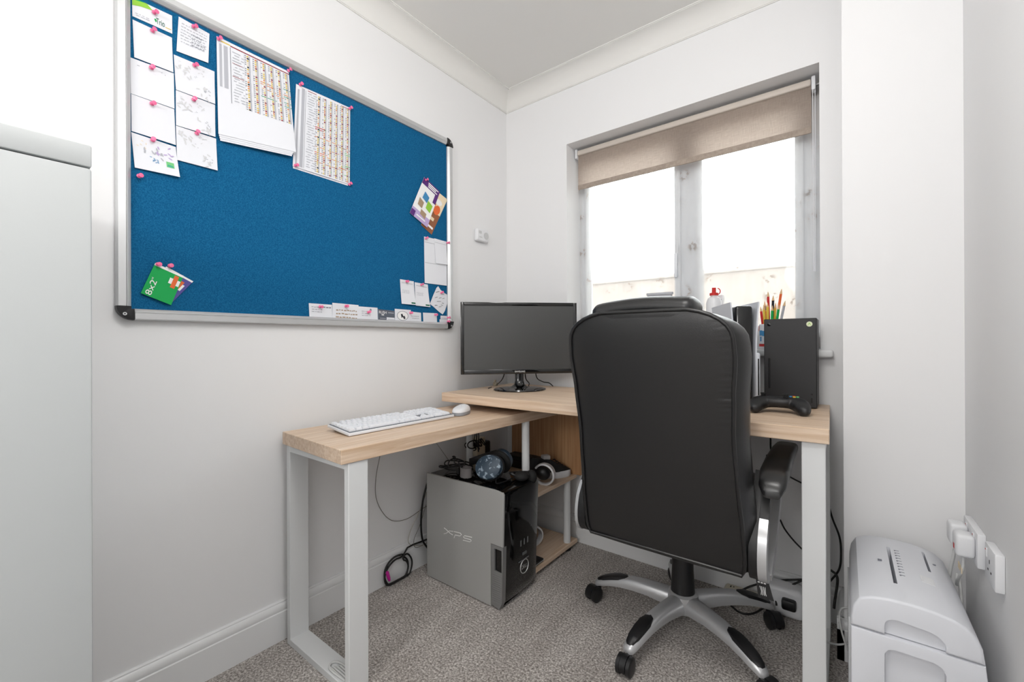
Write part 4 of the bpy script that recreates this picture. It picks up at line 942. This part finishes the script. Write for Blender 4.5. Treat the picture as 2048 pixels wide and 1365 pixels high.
MB().lathe([(0, 0), (.028, 0), (.030, .004), (.030, gz-ZS-.03), (.024, gz-ZS-.012), (.013, gz-ZS-.004), (.013, gz-ZS), (0, gz-ZS)], (gx, .03, ZS), 24).build('body', M_WHITE, gb)
b = MB(); b.lathe([(.0165, 0), (.0165, .010), (.008, .012), (.0075, .032), (0, .033)], (gx, .03, gz), 20); b.tube([(gx+.012+.012*math.cos(a), .03, gz+.016+.013*math.sin(a)) for a in [-1.3+2.7*k/10 for k in range(11)]], .002, 6); b.build('cap', PM('red'), gb)
x0, x1 = at(1424, 600, 1, .075).x, at(1447, 600, 1, .075).x; zt = at(1440, 590, 1, .06).z
ub = thing('white_carton', 'plain white carton behind the red-capped bottle', 'carton', ((x0+x1)/2, .075, ZS)); MB().box(x0, x1, .064, .094, ZS, zt, .003, 2).build('body', M_WHITE, ub); MB().box(x0+.004, x1-.004, .0635, .094, zt-.02, zt-.0185).build('flap_seam', M_KEYPLATE, ub, smooth=0)
x0, x1 = at(1294, 588, 1, .03).x, at(1346, 588, 1, .03).x; zt = at(1320, 585.5, 1, .03).z
gb2 = thing('desk_tray', 'grey flat-topped organiser just showing above the chair back', 'organiser', ((x0+x1)/2, .03, ZS)); b = MB(); b.box(x0, x1, .02, .038, zt-.012, zt, .003, 2); b.box(x0+.004, x1-.004, .022, .036, ZS, zt-.012, .002, 1); b.build('body', mat('tray_grey', rgb(186, 188, 194), .5), gb2)
MB().box(x0+.012, x1-.012, .0205, .023, ZS+.03, zt-.03).build('front_plate', mat('tray_dark', rgb(140, 142, 148), .5), gb2, smooth=0)

# ------------------------------------------------------------------ office chair
HX, HY = 1.052, -.352
CCX = 1.073
ch = thing('office_chair', 'black leather swivel chair with silver five-star base, seen from behind', 'chair', (HX, HY, 0))
def lerp(tab, z):
    if z <= tab[0][0]: return tab[0][1]
    for (a, p), (b_, q) in zip(tab, tab[1:]):
        if z <= b_: t = (z-a)/(b_-a); t = t*t*(3-2*t); return p+(q-p)*t
    return tab[-1][1]
YR = [(.376, -.653), (.45, -.678), (.60, -.712), (.75, -.745), (.90, -.768), (1.0, -.776), (1.075, -.768)]
HWt = [(.376, .205), (.388, .222), (.42, .2265), (.50, .225), (.62, .218), (.74, .2135), (.85, .217), (.95, .224), (.985, .222)]
def hwid(z):
    if z <= .985: return lerp(HWt, z)
    t = min(1, (z-.985)/(1.072-.985)); return .222-.125+.125*(1-t**2.3)**(1/2.3)-.02*t**3
def yrear(z): t = (z-.376)/.694; return -.653-.170*t+.066*t*t-.030*t**3+.011*max(0, t-.9)
def bring(z, shrink=1.0, out=.022, dep=.105):
    hw = hwid(z)*shrink; y = yrear(z); ring = []
    pr = [(0, -1), (-0.0, -1)]
    # half profile from rear centre to front centre: (x fraction beyond hw, depth fraction)
    half = [(-.10, -.004), (-.05, -.002), (-.02, .0), (-.006, .004), (.002, .012), (.5*out, .03), (out, .055), (out, .075), (.6*out, .094), (-.012, dep), (-.06, dep+.006)]
    for dx, dy in half: ring.append((CCX+max(.004, hw+dx) if dx > -.09 else CCX+hw*.45, y+dy, z))
    for dx, dy in half[::-1]: ring.append((CCX-(max(.004, hw+dx) if dx > -.09 else hw*.45), y+dy, z))
    return ring
zs = [.376, .382, .39, .42, .45, .5, .56, .62, .68, .74, .80, .86, .91, .95, .985, 1.005, 1.022, 1.036, 1.048, 1.058, 1.066, 1.071]
rings = []
for z in zs:
    k = 1
    d_ = .105 if z < .95 else .105-.03*((z-.95)/.12)
    o_ = .022 if z < .98 else .022*(1-((z-.98)/.1)**2)
    if z < .40: o_ *= .7
    rings.append(bring(z, 1, o_, d_))
MB().loft(rings).build('backrest', M_LEATH, ch, smooth=60)
# slightly domed rear panel
b = MB(); nz, nx = 150, 36; z0, z1 = .382, 1.066; V_ = []
for j in range(nz+1):
    z = z0+(z1-z0)*j/nz; row = []
    for i in range(nx+1):
        t = -1+2*i/nx; h = max(.01, hwid(z)-.006); tv = 2*j/nz-1
        ed = (1-abs(t))*h; amp = .0016*math.exp(-((ed-.010)/.012)**2)*(1 if t > 0 else .5)*(.35+.65*math.exp(-((z-.86)/.09)**2))
        rip = amp*(.25+.9*max(0, math.sin(z*83+1)*math.sin(z*47)))*(math.sin(z*430+2.6*math.sin(z*37)+ed*60)+.6*math.sin(z*251+1))
        row.append(b.bm.verts.new((CCX+h*t, yrear(z)-.001-.009*(1-t**6)*(1-tv**10)+rip, z)))
    V_.append(row)
for j in range(nz):
    for i in range(nx): b.bm.faces.new((V_[j][i], V_[j][i+1], V_[j+1][i+1], V_[j+1][i]))
b.build('back_panel', M_LEATH, ch, smooth=180)
# piping round the rear panel
path = [(CCX+hwid(z)-.002, yrear(z)-.003, z) for z in [.384+.0183*k for k in range(33)]+[.995, 1.012, 1.028, 1.042, 1.054, 1.063, 1.0695]]
path = path+[(2*CCX-x, y, z) for x, y, z in path[::-1]]
MB().tube(path, .0052, 8, True).build('piping', mat('leather_piping', rgb(24, 24, 25), .3, spec=.6), ch, smooth=80)
# head cushion over the top
rings = []
for k in range(21):
    t = k/20; t = .5-.5*math.cos(PI*t); x = CCX-.158+.288*t; e = min(1, min(t, 1-t)/.07); e = max(.08, math.sqrt(max(0, 1-(1-e)**2))); zc = 1.070+.010*math.sin(PI*min(1, t*1.1))+.008*t
    rings.append([(x, -.718+.058*e**.5*math.cos(a), zc+.030*e*math.copysign(abs(math.sin(a))**.75, math.sin(a))) for a in [2*PI*q/20 for q in range(20)]])
MB().loft(rings).build('head_cushion', M_LEATH, ch, smooth=80)
# seat
b = MB(); b.box(CCX-.245, CCX+.235, -.60, -.10, .415, .515, .045, 5); b.build('seat', M_LEATH, ch, smooth=70)
b = MB(); b.box(CCX-.17, CCX+.17, -.56, -.18, .385, .42, .01, 2); b.box(HX-.075, HX+.075, -.47, -.25, .345, .39, .012, 2); b.build('seat_mechanism', M_BLKPL, ch)
# arms
for s_ in (1, -1):
    X = CCX+s_*.272 if s_ > 0 else CCX-.225
    ar = MB()
    pad = [(-.645, .604, .020), (-.63, .622, .030), (-.58, .640, .034), (-.48, .652, .033), (-.36, .656, .032), (-.27, .652, .030), (-.24, .640, .022)]
    rings = []
    for y, z, hw in pad:
        rings.append([(X+s_*.008+hw*math.copysign(abs(math.cos(a))**.6, math.cos(a)), y, z+(.017 if math.sin(a) > 0 else .019)*math.copysign(abs(math.sin(a))**.7, math.sin(a))*(hw/.034)) for a in [2*PI*q/20 for q in range(20)]])
    arm = ar.loft(rings).build('armrest_pad', M_ARM, ch, smooth=60)
    rear = cr([(-.50, .622), (-.57, .585), (-.625, .52), (-.648, .46), (-.640, .405), (-.605, .375)], 5)if False else [(p.x, p.y) for p in cr([(-.53, .628, 0), (-.585, .565, 0), (-.632, .50, 0), (-.650, .44, 0), (-.640, .395, 0), (-.600, .372, 0)], 5)]
    front = [(p.x, p.y) for p in cr([(-.600, .372, 0), (-.54, .40, 0), (-.45, .46, 0), (-.37, .53, 0), (-.335, .585, 0), (-.33, .63, 0)], 5)]
    def bar(path, x0, x1, tk, name, m, z_lo=None):
        rings = []
        for i, (y, z) in enumerate(path):
            a = path[max(i-1, 0)]; c = path[min(i+1, len(path)-1)]; t = Vector((c[0]-a[0], c[1]-a[1])).normalized(); n = Vector((-t.y, t.x))*tk*(.55+.45*min(1, min(i, len(path)-1-i)/3))
            rings.append([(x0, y-n.x, z-n.y), (x1, y-n.x, z-n.y), (x1, y+n.x, z+n.y), (x0, y+n.x, z+n.y)])
        return MB().loft(rings).build(name, m, ch, smooth=50)
    xi, xm, xo = (1.303, 1.3235, 1.344) if s_ > 0 else (.838, .813, .803)
    bar(rear, xi, xm, .012, 'arm_strut', M_BLKPL); bar(front, xi, xm, .012, 'arm_strut', M_BLKPL)
    bar(rear[:9], xm, xo, .012, 'arm_strut', M_BLKPL); bar(rear[8:], xm, xo, .0145, 'arm_cover', M_SILVER); bar(front[:19], xm, xo+s_*.004, .017, 'arm_cover', M_SILVER); bar(front[18:], xm, xo, .012, 'arm_strut', M_BLKPL)
    MB().box(min(xi-s_*.10, xi), max(xi-s_*.10, xi), -.62, -.56, .378, .396, .004).build('arm_bracket', M_BLKPL, ch)
# lever and hanging fabric label
b = MB(); b.tube(cr([(HX+.05, -.36, .375), (CCX+.12, -.36, .372), (CCX+.17, -.37, .37)], 4), .006, 8); b.build('tilt_lever', M_BLKPL, ch)
tg = MB(); p = at(1511, 1153, 1, -.60); wv = .03
tg.loft([[(p.x+dx, p.y+dy, p.z-q*.052) for dx, dy in ((.0+q*.006, 0), (.028+q*.014, 0), (.028+q*.014, .0015), (q*.006, .0015))] for q in (0, .3, .6, 1)])
tgo = tg.build('care_label', M_BLKSAT, ch)
b = MB()
for k in range(2):
    for j in range(3): b.box(p.x+.005+j*.007, p.x+.010+j*.007, p.y-.0012, p.y-.0004, p.z-.008-k*.006, p.z-.005-k*.006)
for j in range(4): b.tube([(p.x+.010+.004*j, p.y-.001, p.z-.022), (p.x+.014+.003*j, p.y-.001, p.z-.034-.004*(j % 2)), (p.x+.013+.004*j, p.y-.001, p.z-.044)], .0009, 5)
b.build('label_marks', PM('white'), tgo)
# column and base
b = MB(); b.lathe([(.030, .345), (.034, .30), (.0355, .20), (.039, .125), (.039, .11), (.0, .11)], (HX, HY, 0), 28); b.build('gas_column', M_BLKPL, ch)
b = MB(); b.lathe([(.0, .058), (.040, .058), (.048, .07), (.052, .10), (.049, .118), (.041, .124), (.0, .124)], (HX, HY, 0), 30); b.build('hub', M_SILVER, ch)
wheels = {0: (1.3155, -.19), 1: (.945, -.078), 2: (.738, -.405), 3: (.980, -.700)}
lg = [(.035, .094, .030, .026), (.07, .098, .029, .024), (.12, .101, .027, .021), (.17, .100, .026, .019), (.22, .094, .026, .016), (.26, .084, .025, .014), (.29, .073, .023, .0125), (.312, .063, .018, .011), (.320, .058, .010, .008)]
for k in range(5):
    a = math.radians(40.5+72*k); D = Vector((math.cos(a), math.sin(a), 0)); N = Vector((-D.y, D.x, 0)); H0 = Vector((HX, HY, 0))
    rings = []
    for r_, zc, hw, hh in lg:
        c = H0+D*r_+Vector((0, 0, zc)); rings.append([c+N*hw*x+Vector((0, 0, hh*z)) for x, z in ((-.95, -1), (-1, -.4), (-.88, .35), (-.5, .92), (0, 1), (.5, .92), (.88, .35), (1, -.4), (.95, -1), (.55, -.6), (-.55, -.6))])
    leg = MB().loft(rings).build('base_leg', M_SILVER, ch, smooth=50)
    b = MB(); rings = []
    for r_, zc, w_ in ((.192, .1135, .006), (.200, .1150, .015), (.225, .1115, .0205), (.255, .1030, .0205), (.285, .0910, .0185), (.305, .0795, .0135), (.312, .0740, .006)):
        c = H0+D*r_+Vector((0, 0, zc+.0012)); rings.append([c+N*w_*x+Vector((0, 0, z)) for x, z in ((-1, -.012), (-.9, -.002), (0, .0015), (.9, -.002), (1, -.012), (0, -.016))])
    b.loft(rings); b.build('end_cap', M_BLKPL, leg, smooth=50)
    top = H0+D*.306+Vector((0, 0, .06))
    wx, wy = wheels.get(k, (top.x+.02, top.y-.012)); off = Vector((wx-top.x, wy-top.y, 0))
    if off.length > .03: off = off.normalized()*.03
    if off.length < .012: off = D*.02
    c = Vector((top.x, top.y, 0))+off+Vector((0, 0, .0275)); ax = Vector((-off.y, off.x, 0)).normalized()
    ca = thing('tmp', '', ''); bpy.data.objects.remove(ca)
    hood = MB(); hood.cyl((top.x, top.y, .03), (top.x, top.y, .066), .008, n=12)
    rings = []
    for s2 in (-.009, .009):
        rings.append([c+ax*s2+Vector((off.normalized()*(.029*math.cos(t))).to_tuple())+Vector((0, 0, .029*math.sin(t))) for t in [-.3+PI*1.12*q/12 for q in range(13)]])
    hood.loft(rings); ho = hood.build('caster', M_BLKPL, ch, smooth=50)
    for s2 in (-1, 1):
        w0, w1 = c+ax*s2*.0095, c+ax*s2*.024; b = MB(); b.tube([w0, w0+ax*s2*.001, w0+ax*s2*.011, w1-ax*s2*.001, w1], [.024, .0275, .0275, .022, .017], 24); b.build('wheel', M_BLKPL, ho)

# ------------------------------------------------------------------ paper shredder
sd = thing('paper_shredder', 'white paper shredder on the floor against the right wall', 'shredder', (1.615, -.45, 0))
prof = [(1.5085, .342), (1.509, .362), (1.513, .388), (1.524, .409), (1.545, .4195), (1.575, .424), (1.61, .425), (1.645, .4225), (1.672, .417), (1.692, .408), (1.707, .3935), (1.7165, .371), (1.720, .342)]
SY0, SY1 = -.648, -.265
head = MB().prism(prof, 1, SY0, SY1, .006, 3).build('cutter_head', M_WHITE2, sd, smooth=30)
def topz(x):
    for (a, p), (c, q) in zip(prof, prof[1:]):
        if a <= x <= c: return p+(q-p)*(x-a)/(c-a)
    return .42
def slot(u0, v0, u1, v1, hw, z):
    p, q = at(u0, v0, 2, z), at(u1, v1, 2, z); x = (p.x+q.x)/2
    return x, p.y, q.y
s1 = slot(1776, 1098, 1791, 1171, .004, .4205); s2 = slot(1845, 1110, 1860, 1150, .003, .412)
hd = MB(); pts = []
xa, xb = at(1769, 1270, 1, SY0).x, at(1893, 1310, 1, SY0).x; zb = .343; zt_ = .382
for k in range(7): t = PI-PI/2*k/6; pts.append((xa+.022+.022*math.cos(t), zt_-.018+.018*math.sin(t)))
for k in range(7): t = PI/2-PI/2*k/6; pts.append((xb-.03+.03*math.cos(t), zt_-.030+.026*math.sin(t)))
hd.prism([(xa, .335)]+pts+[(xb, .335)], 1, SY0-.01, SY0+.012)
cut(head, MB().box(s1[0]-.0035, s1[0]+.0035, s1[2], s1[1], .38, .45), MB().box(s2[0]-.0026, s2[0]+.0026, s2[2], s2[1], .38, .45), hd)
binp = [(1.5085, .0), (1.5085, .3395), (1.7203, .3395), (1.724, .30), (1.722, .15), (1.716, .0)]
bn = MB().prism(binp, 1, SY0+.001, SY1, .004, 2).build('waste_bin', M_WHITE2, sd, smooth=30)
ww = MB(); ww.prism([(xa-.002, .05), (xa, .30), (xa+.006, .311), (xa+.016, .315), (xb-.018, .315), (xb-.006, .309), (xb, .296), (xb-.004, .05)], 1, SY0-.01, SY0+.020); cut(bn, ww)
b = MB()
for k in range(10):
    y = s1[1]-.012-k*(s1[1]-s1[2]-.03)/9*.8; b.box(s1[0]+.011, s1[0]+.021, y-.0035, y-.0015, .4236, .4254); b.box(s1[0]+.011, s1[0]+.014, y-.007, y-.0045, .4236, .4254)
for k in range(2): b.box(s1[0]-.026, s1[0]-.018, -.44-k*.006, -.436-k*.006, .4225, .4250)
x_ = s2[0]+.012; b.box(x_, x_+.006, (s2[1]+s2[2])/2-.003, (s2[1]+s2[2])/2+.003, topz(x_)-.001, topz(x_)+.0002)
b.build('print', PM('grey'), sd, smooth=0)
q = at(1855, 1173, 2, .408); b = MB(); z_ = topz(q.x); sl = math.atan2(topz(q.x+.01)-topz(q.x-.01), .02)
T = Matrix.Translation((q.x, q.y, z_)) @ Matrix.Rotation(-sl, 4, 'Y')
b.box(-.0125, .0125, -.018, .018, -.002, .0008, .0007, 1, M=T); b.box(-.008, .008, -.010, .010, .0005, .0018, .0008, 1, M=T); b.build('button', M_WHITE, sd)
b = MB(); b.prism([(-.62, .30), (-.60, .335), (-.32, .335), (-.30, .30), (-.30, .05), (-.62, .05)], 0, 1.5045, 1.51); b.build('side_panel', mat('shredder_grey', rgb(176, 178, 180), .5), sd)

# ------------------------------------------------------------------ sockets and plugs
def plate(name, lb, y0, y1, z0, z1, xw=XR, xo=.0155, n=2, side=-1):
    t = thing(name, lb, 'socket', (xw, (y0+y1)/2, z0)); x0, x1 = (xw-xo, xw) if side < 0 else (xw, xw+xo)
    MB().box(x0, x1, y0, y1, z0, z1, .003, 2).build('face_plate', M_WHITE, t)
    xs = x0-.0004 if side < 0 else x1-.0006
    for k in range(n):
        yc = y0+(y1-y0)*(k+.5)/n; b = MB()
        b.box(xs, xs+.001, yc-.002, yc+.002, (z0+z1)/2+.004, (z0+z1)/2+.012); b.box(xs, xs+.001, yc-.015, yc-.009, (z0+z1)/2-.014, (z0+z1)/2-.010); b.box(xs, xs+.001, yc+.009, yc+.015, (z0+z1)/2-.014, (z0+z1)/2-.010); b.build('pin_hole', M_GLOWDARK, t)
        sw = MB(); sw.box(xs-.0016, xs+.001, yc-.008 if n > 1 else yc+.016, yc+.004 if n > 1 else yc+.026, z1-.028, z1-.008, .001, 1); so = sw.build('switch', M_WHITE, t)
        MB().box(xs-.0020, xs-.0012, yc-.004 if n > 1 else yc+.018, yc if n > 1 else yc+.024, z1-.013, z1-.011).build('switch_mark', PM('red'), so, smooth=0)
    return t
plate('wall_socket', 'white double power socket with two plugs on the right wall', -.4265, -.2812, .451, .5325)
plate('wall_socket', 'white single power socket nearer the camera on the right wall', -.5757, -.495, .464, .5437, n=1)
def plug(lb, y, z, x, dy=.024, dz=.027, dx=.034, s_=-1, m=None, red=False, tail=(), group=None):
    t = thing('power_plug', lb, 'plug', (x, y, z), 0, group); xa, xb = (x-dx, x) if s_ < 0 else (x, x+dx)
    MB().box(xa, xb, y-dy, y+dy, z-dz, z+dz, .008, 3).build('body', m or M_WHITE, t)
    if red: MB().box(xa-.0004, xa+.001, y-.008, y+.004, z-.014, z-.002).build('fuse_mark', PM('red'), t, smooth=0)
    if tail: MB().tube(cr(tail, 6), .0034, 8).build('lead', m if m and m is not M_WHITE else M_WCABLE, t, smooth=60)
    return t
GPL = 'plugs in the right wall socket'; XS = XR-.0157
plug('white plug in the far side of the right wall socket', -.318, .494, XS, tail=[(XS-.02, -.318, .47), (XS-.024, -.318, .43), (XS-.03, -.30, .36), (XS-.034, -.255, .20), (XS-.03, -.245, .06)], group=GPL)
plug('white plug with a red mark in the near side of the right wall socket', -.392, .493, XS, red=True, tail=[(XS-.018, -.392, .47), (XS-.018, -.39, .43), (XS-.022, -.36, .39), (XS-.018, -.32, .36), (XS-.014, -.30, .38), (XS-.012, -.33, .33), (XS-.010, -.36, .10), (XS-.008, -.40, .006)], group=GPL)
b = MB(); b.box(XS-.021, XS-.0195, -.394, -.352, .418, .434, .0004, 1); tagl = b.build('cable_tag', PM('peach')); tag(tagl, 'small cream label on the plug lead below the right wall socket', 'tag')
# double socket on the left wall under the wing
plate('wall_socket', 'double power socket on the left wall glimpsed under the desk wing', -.32, -.175, .42, .506, xw=0, xo=.010, side=1)
plug('bulky cream adaptor plugged in under the desk wing', -.288, .465, .0105, dy=.034, dz=.045, dx=.05, s_=1, m=M_CREAM, group='plugs under the desk wing')
plug('black plug under the desk wing beside the cream adaptor', -.235, .440, .0105, dy=.026, dz=.042, dx=.045, s_=1, m=M_BLKPL, tail=[(.04, -.235, .41), (.05, -.24, .37), (.05, -.25, .30), (.04, -.26, .2)], group='plugs under the desk wing')

# ------------------------------------------------------------------ loose cables
G4 = 'loose cables by the left wall'
cable('thin_wire', 'thin grey wire looping down the left wall from the desk wing', [at(760, 912, 0, .03), at(752, 955, 0, .02), at(752, 995, 0, .012), at(765, 1025, 0, .010), at(785, 1042, 0, .010), at(815, 1038, 0, .012), at(850, 1015, 0, .02), at(870, 1010, 0, .03)], .0013, M_GCABLE, group=G4)
cable('thin_wire', 'short thin dark wire from the wing to the top of the tower', [at(868, 880, 0, .04), at(886, 905, 0, .06), at(900, 925, 0, .09)], .0011, M_GCABLE, group=G4)
cable('power_cable', 'thick black cable rising behind the computer tower', [at(856, 962, 0, .05), at(846, 1000, 0, .05), at(842, 1045, 0, .045), at(845, 1080, 0, .04), at(856, 1098, 0, .05)], .0042, M_CABLE, group=G4)
cable('thin_wire', 'pale thin wire running down behind the tower', [at(853, 985, 0, .045), at(838, 1025, 0, .03), at(820, 1065, 0, .02), at(818, 1088, 0, .022), at(840, 1092, 0, .03), at(858, 1092, 0, .05)], .0014, mat('pale_cable', rgb(178, 172, 160), .5), group=G4)
cable('thin_wire', 'dark thin wire curling behind the tower above the skirting', [at(852, 1010, 0, .05), at(840, 1050, 0, .03), at(828, 1080, 0, .03), at(832, 1096, 0, .032), at(856, 1085, 0, .05)], .0012, M_GCABLE, group=G4)
# coiled cable leaning on the skirting
cc_ = thing('coiled_cable', 'coiled black cable with a magenta plug leaning on the left skirting', 'cable', (.035, -.80, 0))
b = MB(); ctr = at(794, 1142, 0, .034); pts = []
for k in range(3*20):
    a = 2*PI*k/20+1.2; lp_ = k//20; ry = (.062, .070, .056)[lp_]+.003*math.sin(k*.7); rz = (.054, .060, .050)[lp_]+.003*math.cos(k*.5)
    zz_ = ctr.z+rz*math.sin(a); pts.append((.026+.004*(k//20)+.010*(1-(zz_)/.11), ctr.y+ry*math.cos(a)+(0, .006, -.006)[k//20], max(.0045+.004*(k//20), zz_)))
pts += [tuple(at(815, 1096, 0, .028)), tuple(at(840, 1085, 0, .03)), tuple(at(860, 1077, 0, .05))]
b.tube(cr(pts, 2), .0036, 8); b.build('cable_loop', M_CABLE, cc_, smooth=60)
p0, p1 = at(774, 1144, 0, .045), at(779, 1162, 0, .045); MB().tube([p0, p0.lerp(p1, .1), p0.lerp(p1, .7), p1], [.004, .0068, .0068, .0045], 10).build('connector', mat('magenta_plastic', rgb(196, 30, 150), .35), cc_)
# folded white lead on the left foot rail
fl = thing('folded_lead', 'folded white lead lying on the foot rail of the left desk legs', 'cable', (.34, -1.2, .022)); b = MB()
for k in range(4):
    o = .004+k*.0075; b.tube(cr([(.29+.006*k, -1.222+o, .0255), (.31, -1.222+o, .0255), (.372, -1.222+o, .0255)], 3), .0033, 8)
b.tube(cr([(.372, -1.218, .0255), (.30, -1.222, .026), (.276, -1.208, .026), (.288, -1.192, .026), (.33, -1.188, .026), (.372, -1.190, .026)], 5), .0034, 8); b.build('lead', M_WCABLE, fl, smooth=60)
# behind the chair: extension leads and cables
el = thing('extension_lead', 'white extension block on the carpet behind the right desk leg', 'extension lead', (1.33, -.06, 0))
MB().box(1.265, 1.385, -.092, -.028, .006, .115, .016, 4, M=Matrix.Translation((1.325, -.06, 0)) @ Matrix.Rotation(.12, 4, 'X') @ Matrix.Translation((-1.325, .06, 0))).build('body', M_WHITE, el)
b = MB(); q = at(1578, 1210, 1, -.105); b.box(q.x-.022, q.x+.022, -.125, -.09, q.z-.016, q.z+.02, .008, 2); b.build('plug', M_BLKPL, el)
es = thing('extension_lead', 'cream extension socket strip lying along the back skirting', 'extension lead', (1.18, -.06, 0)); a0, a1 = at(1452, 1180, 2, .02), at(1502, 1178, 2, .02)
MB().box(1.125, 1.255, -.085, -.032, 0, .036, .010, 3).build('body', M_CREAM, es)
b = MB()
for k in range(2): b.box(1.145+k*.05, 1.149+k*.05, -.062, -.050, .0358, .0366); b.box(1.155+k*.05, 1.159+k*.05, -.056, -.050, .0358, .0366)
b.build('socket_hole', M_GLOWDARK, es)
G5 = 'black cables behind the chair'
cable('power_cable', 'black cable running along the back skirting to the right desk leg', [at(1484, 1181, 1, -.09), at(1505, 1172, 1, -.08), at(1545, 1163, 1, -.05), at(1605, 1160, 1, -.035), at(1640, 1163, 1, -.03)], .0036, M_CABLE, group=G5)
cable('power_cable', 'black cable arching from the extension block to the right', [at(1553, 1212, 1, -.10), at(1552, 1190, 1, -.09), at(1570, 1178, 1, -.07), at(1605, 1161, 1, -.05)], .0034, M_CABLE, group=G5)
cable('power_cable', 'black cable slung low across the carpet under the chair', [at(1462, 1212, 2, .004), at(1480, 1226, 2, .004), at(1505, 1228, 2, .004), at(1535, 1212, 2, .004)], .0034, M_CABLE, group=G5)
cable('power_cable', 'black cable dropping from the desk beside the chair arm', [at(1541, 876, 1, -.05), at(1543, 905, 1, -.04), at(1560, 940, 1, -.03), at(1602, 966, 1, -.02), at(1650, 985, 1, -.02)], .003, M_CABLE, group=G5)
cable('power_cable', 'black cable slanting down behind the right desk leg', [at(1560, 1040, 1, -.03), at(1573, 1064, 1, -.03), at(1603, 1098, 1, -.03), at(1650, 1135, 1, -.028)], .003, M_CABLE, group=G5)
cable('power_cable', 'black cable hanging between the right desk leg and the column', [at(1655, 1000, 1, -.06), at(1664, 1035, 1, -.06), at(1679, 1075, 1, -.06), at(1682, 1110, 1, -.06), at(1678, 1140, 1, -.06), at(1660, 1164, 1, -.06)], .003, M_CABLE, group=G5)
cable('power_cable', 'black cable drooping onto the floor beside the column', [at(1660, 1140, 1, -.07), at(1672, 1150, 1, -.075), at(1675, 1165, 1, -.08), at(1670, 1200, 1, -.085), at(1668, 1218, 1, -.09)], .004, M_CABLE, group=G5)
G6 = 'pale cables beside the shredder'
cable('white_lead', 'pale lead looping past the column skirting beside the shredder', [at(1648, 1278, 1, -.30), at(1660, 1287, 1, -.29), at(1680, 1290, 1, -.27), at(1702, 1286, 1, -.262)], .0028, M_WCABLE, group=G6)
cable('white_lead', 'pale lead bent over the column skirting down to the carpet', [at(1702, 1216, 1, -.25), at(1684, 1218, 1, -.25), at(1679, 1232, 1, -.26), at(1683, 1262, 1, -.28), at(1694, 1296, 1, -.29), at(1703, 1312, 1, -.28)], .0028, M_WCABLE, group=G6)
